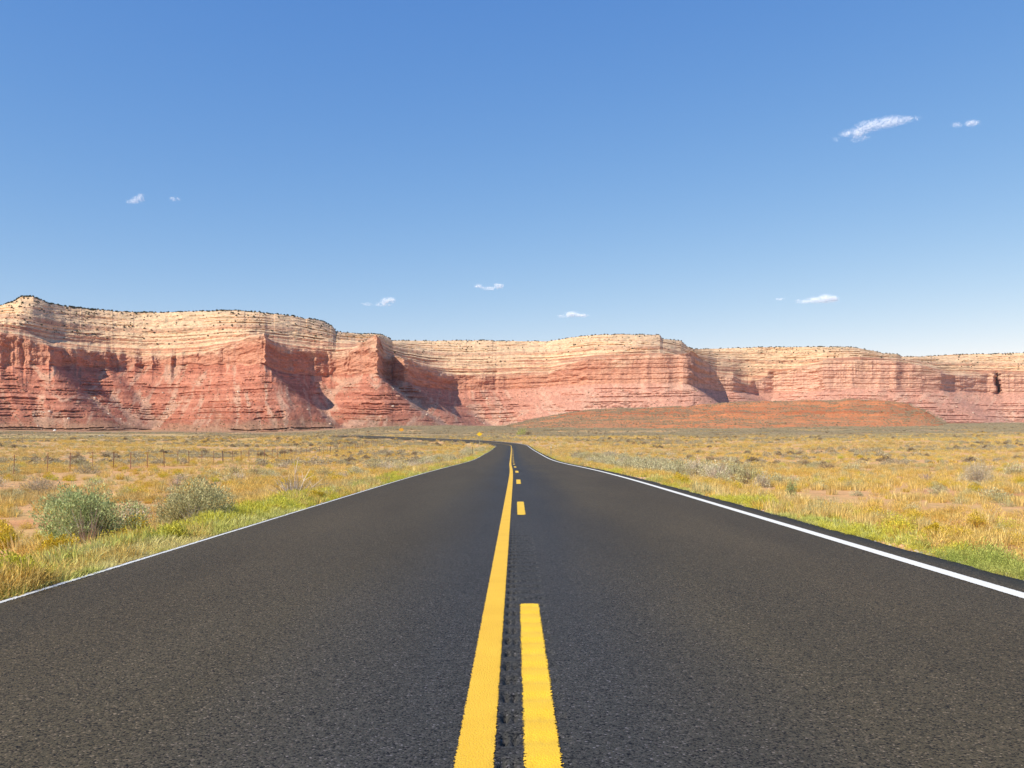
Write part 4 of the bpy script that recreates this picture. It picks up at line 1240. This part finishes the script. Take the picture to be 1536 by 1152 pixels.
# rabbitbrush
cnt = 0; tries = 0; rg = R_(71)
while cnt < 270 and tries < 8000:
    tries += 1
    y = float(8.5 * (130 / 8.5) ** rg.uniform(0, 1)); x = float(y * math.tan(rg.uniform(-.56, .56)))
    if abs(x) < 5.3: continue
    nse = float(fbm(np.array([x / 10]), np.array([y / 8]), 3, 182)[0])
    if rg.uniform() > float(sm(-.25, .25, nse)) * (1 - .8 * float(bare(np.array([x]), np.array([y]))[0])): continue
    s = float(rg.uniform(.55, 1.15)) * (1 + .4 * float(sm(40, 120, y)))
    if y < 32: s *= .68
    if not free(x, y, s * .33): continue
    k = int(rg.choice([2, 2, 3, 3, 1] if y < 26 else [0, 1, 2, 2, 2, 3]))
    set_plant("rabbitbrush", M_rab, k, x, y, s, float(rg.uniform(.8, 1.1)), RAB_WORD, "rabbitbrush")
    cnt += 1

# green bushes beyond the bend
def far_bush(px, y, d, wpx, hpx, mat, lab, seed, name="green_bush"):
    X = (px - VPX) / F * d; Z = float(H(np.array([X]), np.array([d]))[0])
    o = link(name, mesh_shrub(name, wpx / F * d * .5, hpx / F * d, 900, .4, mat, seed, 20, fill=.35)); o.location = (X, d, Z)
    return tag(o, lab, "bush")
far_bush(783, 652, 420, 20, 11, WEED, "olive green bush standing alone on the scrub beyond the bend", 640)
far_bush(793, 652, 416, 12, 6, DARKG, "small dark bush beside the olive green bush beyond the bend", 641)
far_bush(763, 632, 900, 7, 6, DARKG, "dark bush at the foot of the rocky gully", 642)

# ------------------------------------------------------------------ wire fence
RUST = plain_mat("rusty_steel", (0.24, 0.09, 0.05), .8, var=.3, scale=20)
WOOD = plain_mat("grey_wood", (0.17, 0.12, 0.085), .9, var=.3, scale=12)
WIREM = plain_mat("dull_wire", (0.22, 0.17, 0.14), .6, .3)
fence = tag(empty("wire_fence", (-31, 56, float(H(np.array([-31.]), np.array([56.]))[0]))), "long barbed wire fence on thin rusty posts across the left hand plain", "fence")
fence_base = Vector(fence.location)
mb = MB()
mb.tube((0, 0, -.3), (0, 0, 1.36), .025, .023, 5); mb.box((0, .024, .6), (.012, .036, 1.5))
post_me = mb.mesh("fence_post", RUST)
mb = MB(); mb.tube((0, 0, -.3), (0, 0, 1.35), .075, .065, 8); mb.tube((0, 0, 1.35), (0, 0, 1.37), .065, .04, 8)
wood_me = mb.mesh("fence_post", WOOD)
tops = []
yy = 42.0; k = 0
rg = R_(80)
while yy < 235:
    xx = -31 - .018 * (yy - 56) + float(rg.normal(0, .06))
    zz = float(H(np.array([xx]), np.array([yy]))[0])
    o = link("fence_post", wood_me if k in (16, 34) else post_me, fence, (Vector((xx, yy, zz)) - fence_base))
    o.rotation_euler = (float(rg.normal(0, .025)), float(rg.normal(0, .025)), float(rg.uniform(0, 3)))
    if k in (16, 34): o['label'] = "thick grey wooden post"
    tops.append((xx, yy, zz)); yy += 3.5 + float(rg.normal(0, .12)); k += 1
for hgt in (.42, .74, 1.02, 1.28):
    mb = MB()
    for a, b_ in zip(tops[:-1], tops[1:]):
        mid = ((a[0] + b_[0]) / 2, (a[1] + b_[1]) / 2, (a[2] + b_[2]) / 2 + hgt - .03)
        A1 = (a[0], a[1], a[2] + hgt); B1 = (b_[0], b_[1], b_[2] + hgt)
        for p_, q_ in ((A1, mid), (mid, B1)):
            mb.tube(Vector(p_) - fence_base, Vector(q_) - fence_base, .0035, .0035, 3)
    link("wire", mb.mesh("wire", WIREM), fence)

# ------------------------------------------------------------------ delineator posts
GALV = plain_mat("dull_galvanised_steel", (0.33, 0.34, 0.30), .5, .5)
DGREEN = plain_mat("dark_painted_steel", (0.09, 0.10, 0.07), .6)
REFL = plain_mat("white_reflector", (0.80, 0.78, 0.70), .4, var=.05)
def delineator(px, y, mat, face, label):
    X = (px - VPX) / F * y; Z = float(H(np.array([X]), np.array([y]))[0])
    top = 1.28
    root = tag(empty("delineator_post", (X, y, Z)), label, "marker post")
    mb = MB(); mb.box((-.028, 0, top / 2 - .1), (.012, .03, top + .2)); mb.box((.028, 0, top / 2 - .1), (.012, .03, top + .2)); mb.box((0, .016, top / 2 - .1), (.068, .006, top + .2))
    link("post", mb.mesh("post", mat), root)
    mb = MB(); pts = [(.055 * math.cos(t), top - .1 + .085 * math.sin(t)) for t in np.linspace(0, 2 * math.pi, 13)[:-1]]
    mb.prism(pts, -.035, -.017)
    link("reflector", mb.mesh("reflector", face), root)
delineator(709, 118, DGREEN, DGREEN, "thin dark marker post on the verge before the left bend")
delineator(826.5, 115, GALV, REFL, "pale marker post with a white reflector at the right verge")

# ------------------------------------------------------------------ road signs
SY = plain_mat("sign_yellow", (0.72, 0.47, 0.01), .5, var=.05)
SO = plain_mat("sign_orange", (0.62, 0.29, 0.02), .5, var=.05)
def sign(px, y, yc, pts, mat, label, posts=(0,), post_h=None):
    X = (px - VPX) / F * y; Z = float(H(np.array([X]), np.array([float(y)]))[0])
    zc = (VPY - yc) / F * y + EYE - Z
    root = tag(empty("road_sign", (X, y, Z)), label, "road sign")
    mb = MB(); mb.prism([(a, b + zc) for a, b in pts], -.05, -.03)
    link("sign_panel", mb.mesh("sign_panel", mat), root)
    lo_ = min(b for a, b in pts)
    for p_ in posts:
        mb = MB(); mb.box((p_, 0, (zc + .3) / 2 - .15), (.07, .05, zc + .3 + .3))
        link("post", mb.mesh("post", GALV), root)
diam = [(0, .78), (-.06, .76), (-.80, .05), (-.80, -.05), (-.06, -.76), (.06, -.76), (.80, -.05), (.80, .05), (.06, .76)]
sign(719.2, 212, 651.3, [(a * .84, b * .64) for a, b in diam], SY, "yellow diamond warning sign on a thin post inside the bend")
sign(602, 292, 644.6, [(-.72, -.2), (-.42, -.46), (.42, -.46), (.72, -.2), (.72, .2), (.42, .46), (-.42, .46), (-.72, .2)], SO, "orange warning sign panel beyond the road past the bend", (-.5, .5))

# ------------------------------------------------------------------ far specks on the left plain
X, Y = (82 - VPX) / F * 1480, 1480.0
zz = float(H(np.array([X]), np.array([Y]))[0])
o = link("boulder", rock_mesh("boulder", 351, plain_mat("white_boulder", (0.80, 0.74, 0.64), .9, scale=.5))); o.location = (X, Y, zz + 1.0); o.scale = (2.6, 2.4, 2.8)
tag(o, "whitish boulder alone at the foot of the long red mesa", "boulder")
X, Y = (152 - VPX) / F * 640, 640.0
zz = float(H(np.array([X]), np.array([Y]))[0])
root = tag(empty("parked_car", (X, Y, zz), .12), "tiny pale silver car parked far off on the plain below the red mesa", "car")
mb = MB(); mb.prism([(-2.1, .35), (-2.15, .8), (-1.9, .95), (-.9, 1.02), (-.35, 1.48), (1.1, 1.5), (1.85, 1.05), (2.1, .95), (2.12, .4)], -.86, .86)
link("body", mb.mesh("body", plain_mat("silver_car_paint", (0.62, 0.62, 0.64), .35, .2, var=.03)), root)
mb = MB(); mb.prism([(-.72, 1.05), (-.32, 1.40), (1.02, 1.41), (1.5, 1.07)], -.875, -.862)
link("window", mb.mesh("window", plain_mat("dark_car_glass", (0.03, 0.035, 0.04), .1)), root)
TYRE = plain_mat("black_tyre", (0.025, 0.025, 0.025), .8)
for wx in (-1.3, 1.3):
    for wy in (-.8, .8):
        mb = MB(); mb.tube((wx, wy - .1, .33), (wx, wy + .1, .33), .33, .33, 14)
        link("wheel", mb.mesh("wheel", TYRE), root)

# ------------------------------------------------------------------ clouds: drifts of tiny white flakes with soft edges
m, n, l = new_mat("cloud_vapour")
d = n.new('ShaderNodeBsdfDiffuse'); d.inputs[0].default_value = (.93, .96, 1.0, 1)
t = n.new('ShaderNodeBsdfTranslucent'); t.inputs[0].default_value = (.93, .96, 1.0, 1)
mx = N(n, 'ShaderNodeMixShader', Fac=.3); l.new(d.outputs[0], mx.inputs[1]); l.new(t.outputs[0], mx.inputs[2])
o = n.new('ShaderNodeOutputMaterial'); l.new(mx.outputs[0], o.inputs[0])
CLOUD = m
DCL = 9000.0
def cloud(blobs, label, seed, dens=1.0):
    """blobs: (px, row, half width, half height, weight) of the puffs as seen from the road."""
    rg = R_(seed); P = []
    pitch = DCL / F
    for (bx, by, w_, h_, wt) in blobs:
        nf = int(w_ * h_ * 14 * wt * dens) + 8
        g = rg.normal(0, .55, (nf, 3))
        g = g[np.linalg.norm(g, axis=1) < 1.25]
        q = np.stack([g[:, 0] * w_, g[:, 1] * max(w_ * .6, h_), g[:, 2] * h_], -1)
        keep = vn(q[:, 0] / 5 + bx, q[:, 2] / 3.0 + by, seed) + .25 * rg.uniform(0, 1, len(q)) > .38
        q = q[keep]
        P.append(np.stack([(bx - VPX) * pitch + q[:, 0] * pitch, DCL + q[:, 1] * pitch, (VPY - by) * pitch + q[:, 2] * pitch], -1))
    P = np.concatenate(P)
    c0 = P.mean(0)
    nr = np.array([-.35, -.75, .5]) + rg.normal(0, .45, P.shape); nr /= np.linalg.norm(nr, axis=1)[:, None]
    t1 = np.cross(nr, rg.normal(0, 1, P.shape)); t1 /= np.linalg.norm(t1, axis=1)[:, None]; t2 = np.cross(nr, t1)
    sz = (4.2 * rg.uniform(.5, 1.3, len(P)))[:, None]
    p_ = P - c0
    v = np.stack([p_ - t1 * sz * .5, p_ + t2 * sz * .45, p_ + t1 * sz * .5, p_ - t2 * sz * .45], 1).reshape(-1, 3)
    q = np.arange(len(P))[:, None] * 4 + np.array([[0, 1, 2, 3]])
    o = link("cloud", make_mesh("cloud", v, [q], [CLOUD])); o.location = c0
    return tag(o, label, "cloud")
cloud([(1273, 200, 13, 5, .9), (1287, 199, 13, 8, 1.2), (1300, 190, 15, 8, 1.2), (1318, 186, 16, 8, 1.2), (1336, 182, 16, 8, 1.2), (1352, 180, 14, 6, 1), (1368, 178, 12, 4, .7), (1285, 210, 9, 3, .5), (1254, 209, 5, 3, .35), (1297, 206, 7, 3, .5)], "largest cloud, a long white streak tilting up to one end", 701)
cloud([(1436, 187, 9, 3.5, .5), (1457, 185, 9, 5, 1), (1466, 184, 5, 3, .5)], "small double puff of cloud near the largest cloud", 702, 1.3)
cloud([(198, 302, 9, 3.5, 1), (207, 299, 9, 5.5, .9), (211, 293, 6, 4, .45)], "small cone shaped white cloud high over the long mesa", 703, 1.3)
cloud([(259, 298, 4, 3.5, .6), (266, 299, 4, 3, .4)], "faint speck of cloud beside the small cone shaped cloud", 704, 1.4)
cloud([(572, 456, 8, 3.5, .8), (581, 452, 9, 6, 1.2), (588, 450, 5, 4, .8), (550, 456, 9, 2.5, .3)], "small bright cloud above the long mesa's dropping end", 705, 1.7)
cloud([(718, 429, 6, 3, .6), (734, 432.5, 13, 2.5, .55), (748, 429, 7, 4, 1)], "thin curved wisp of cloud above the road's vanishing point", 706, 2.2)
cloud([(845, 474, 8, 2, .6), (857, 471.5, 11, 4, 1), (872, 473, 10, 2.5, .8)], "flat low cloud just above the blunt cliff headland", 707, 2.4)
cloud([(1206, 452, 13, 3, .6), (1225, 450, 14, 4.5, 1.1), (1240, 448, 13, 6, 1.3), (1251, 448, 7, 4.5, .9)], "bright flat bottomed cloud above the pale pink mesa", 708, 1.8)
cloud([(1169, 448.5, 7, 2, .35)], "faint wisp of cloud beside the bright flat bottomed cloud", 709, 2.0)

# ------------------------------------------------------------------ haze
m, n, l = new_mat("dry_air")
pv = n.new('ShaderNodeVolumePrincipled')
pv.inputs['Color'].default_value = (.86, .90, 1.0, 1)
pv.inputs['Density'].default_value = 0.000016
pv.inputs['Anisotropy'].default_value = 0.2
o = n.new('ShaderNodeOutputMaterial'); l.new(pv.outputs[0], o.inputs['Volume'])
mb = MB(); mb.box((0, 1500, 205), (13600, 10600, 500))
hz_o = tag(link("haze", mb.mesh("haze", m)), "thin dry air over the plain", "haze", kind='stuff')
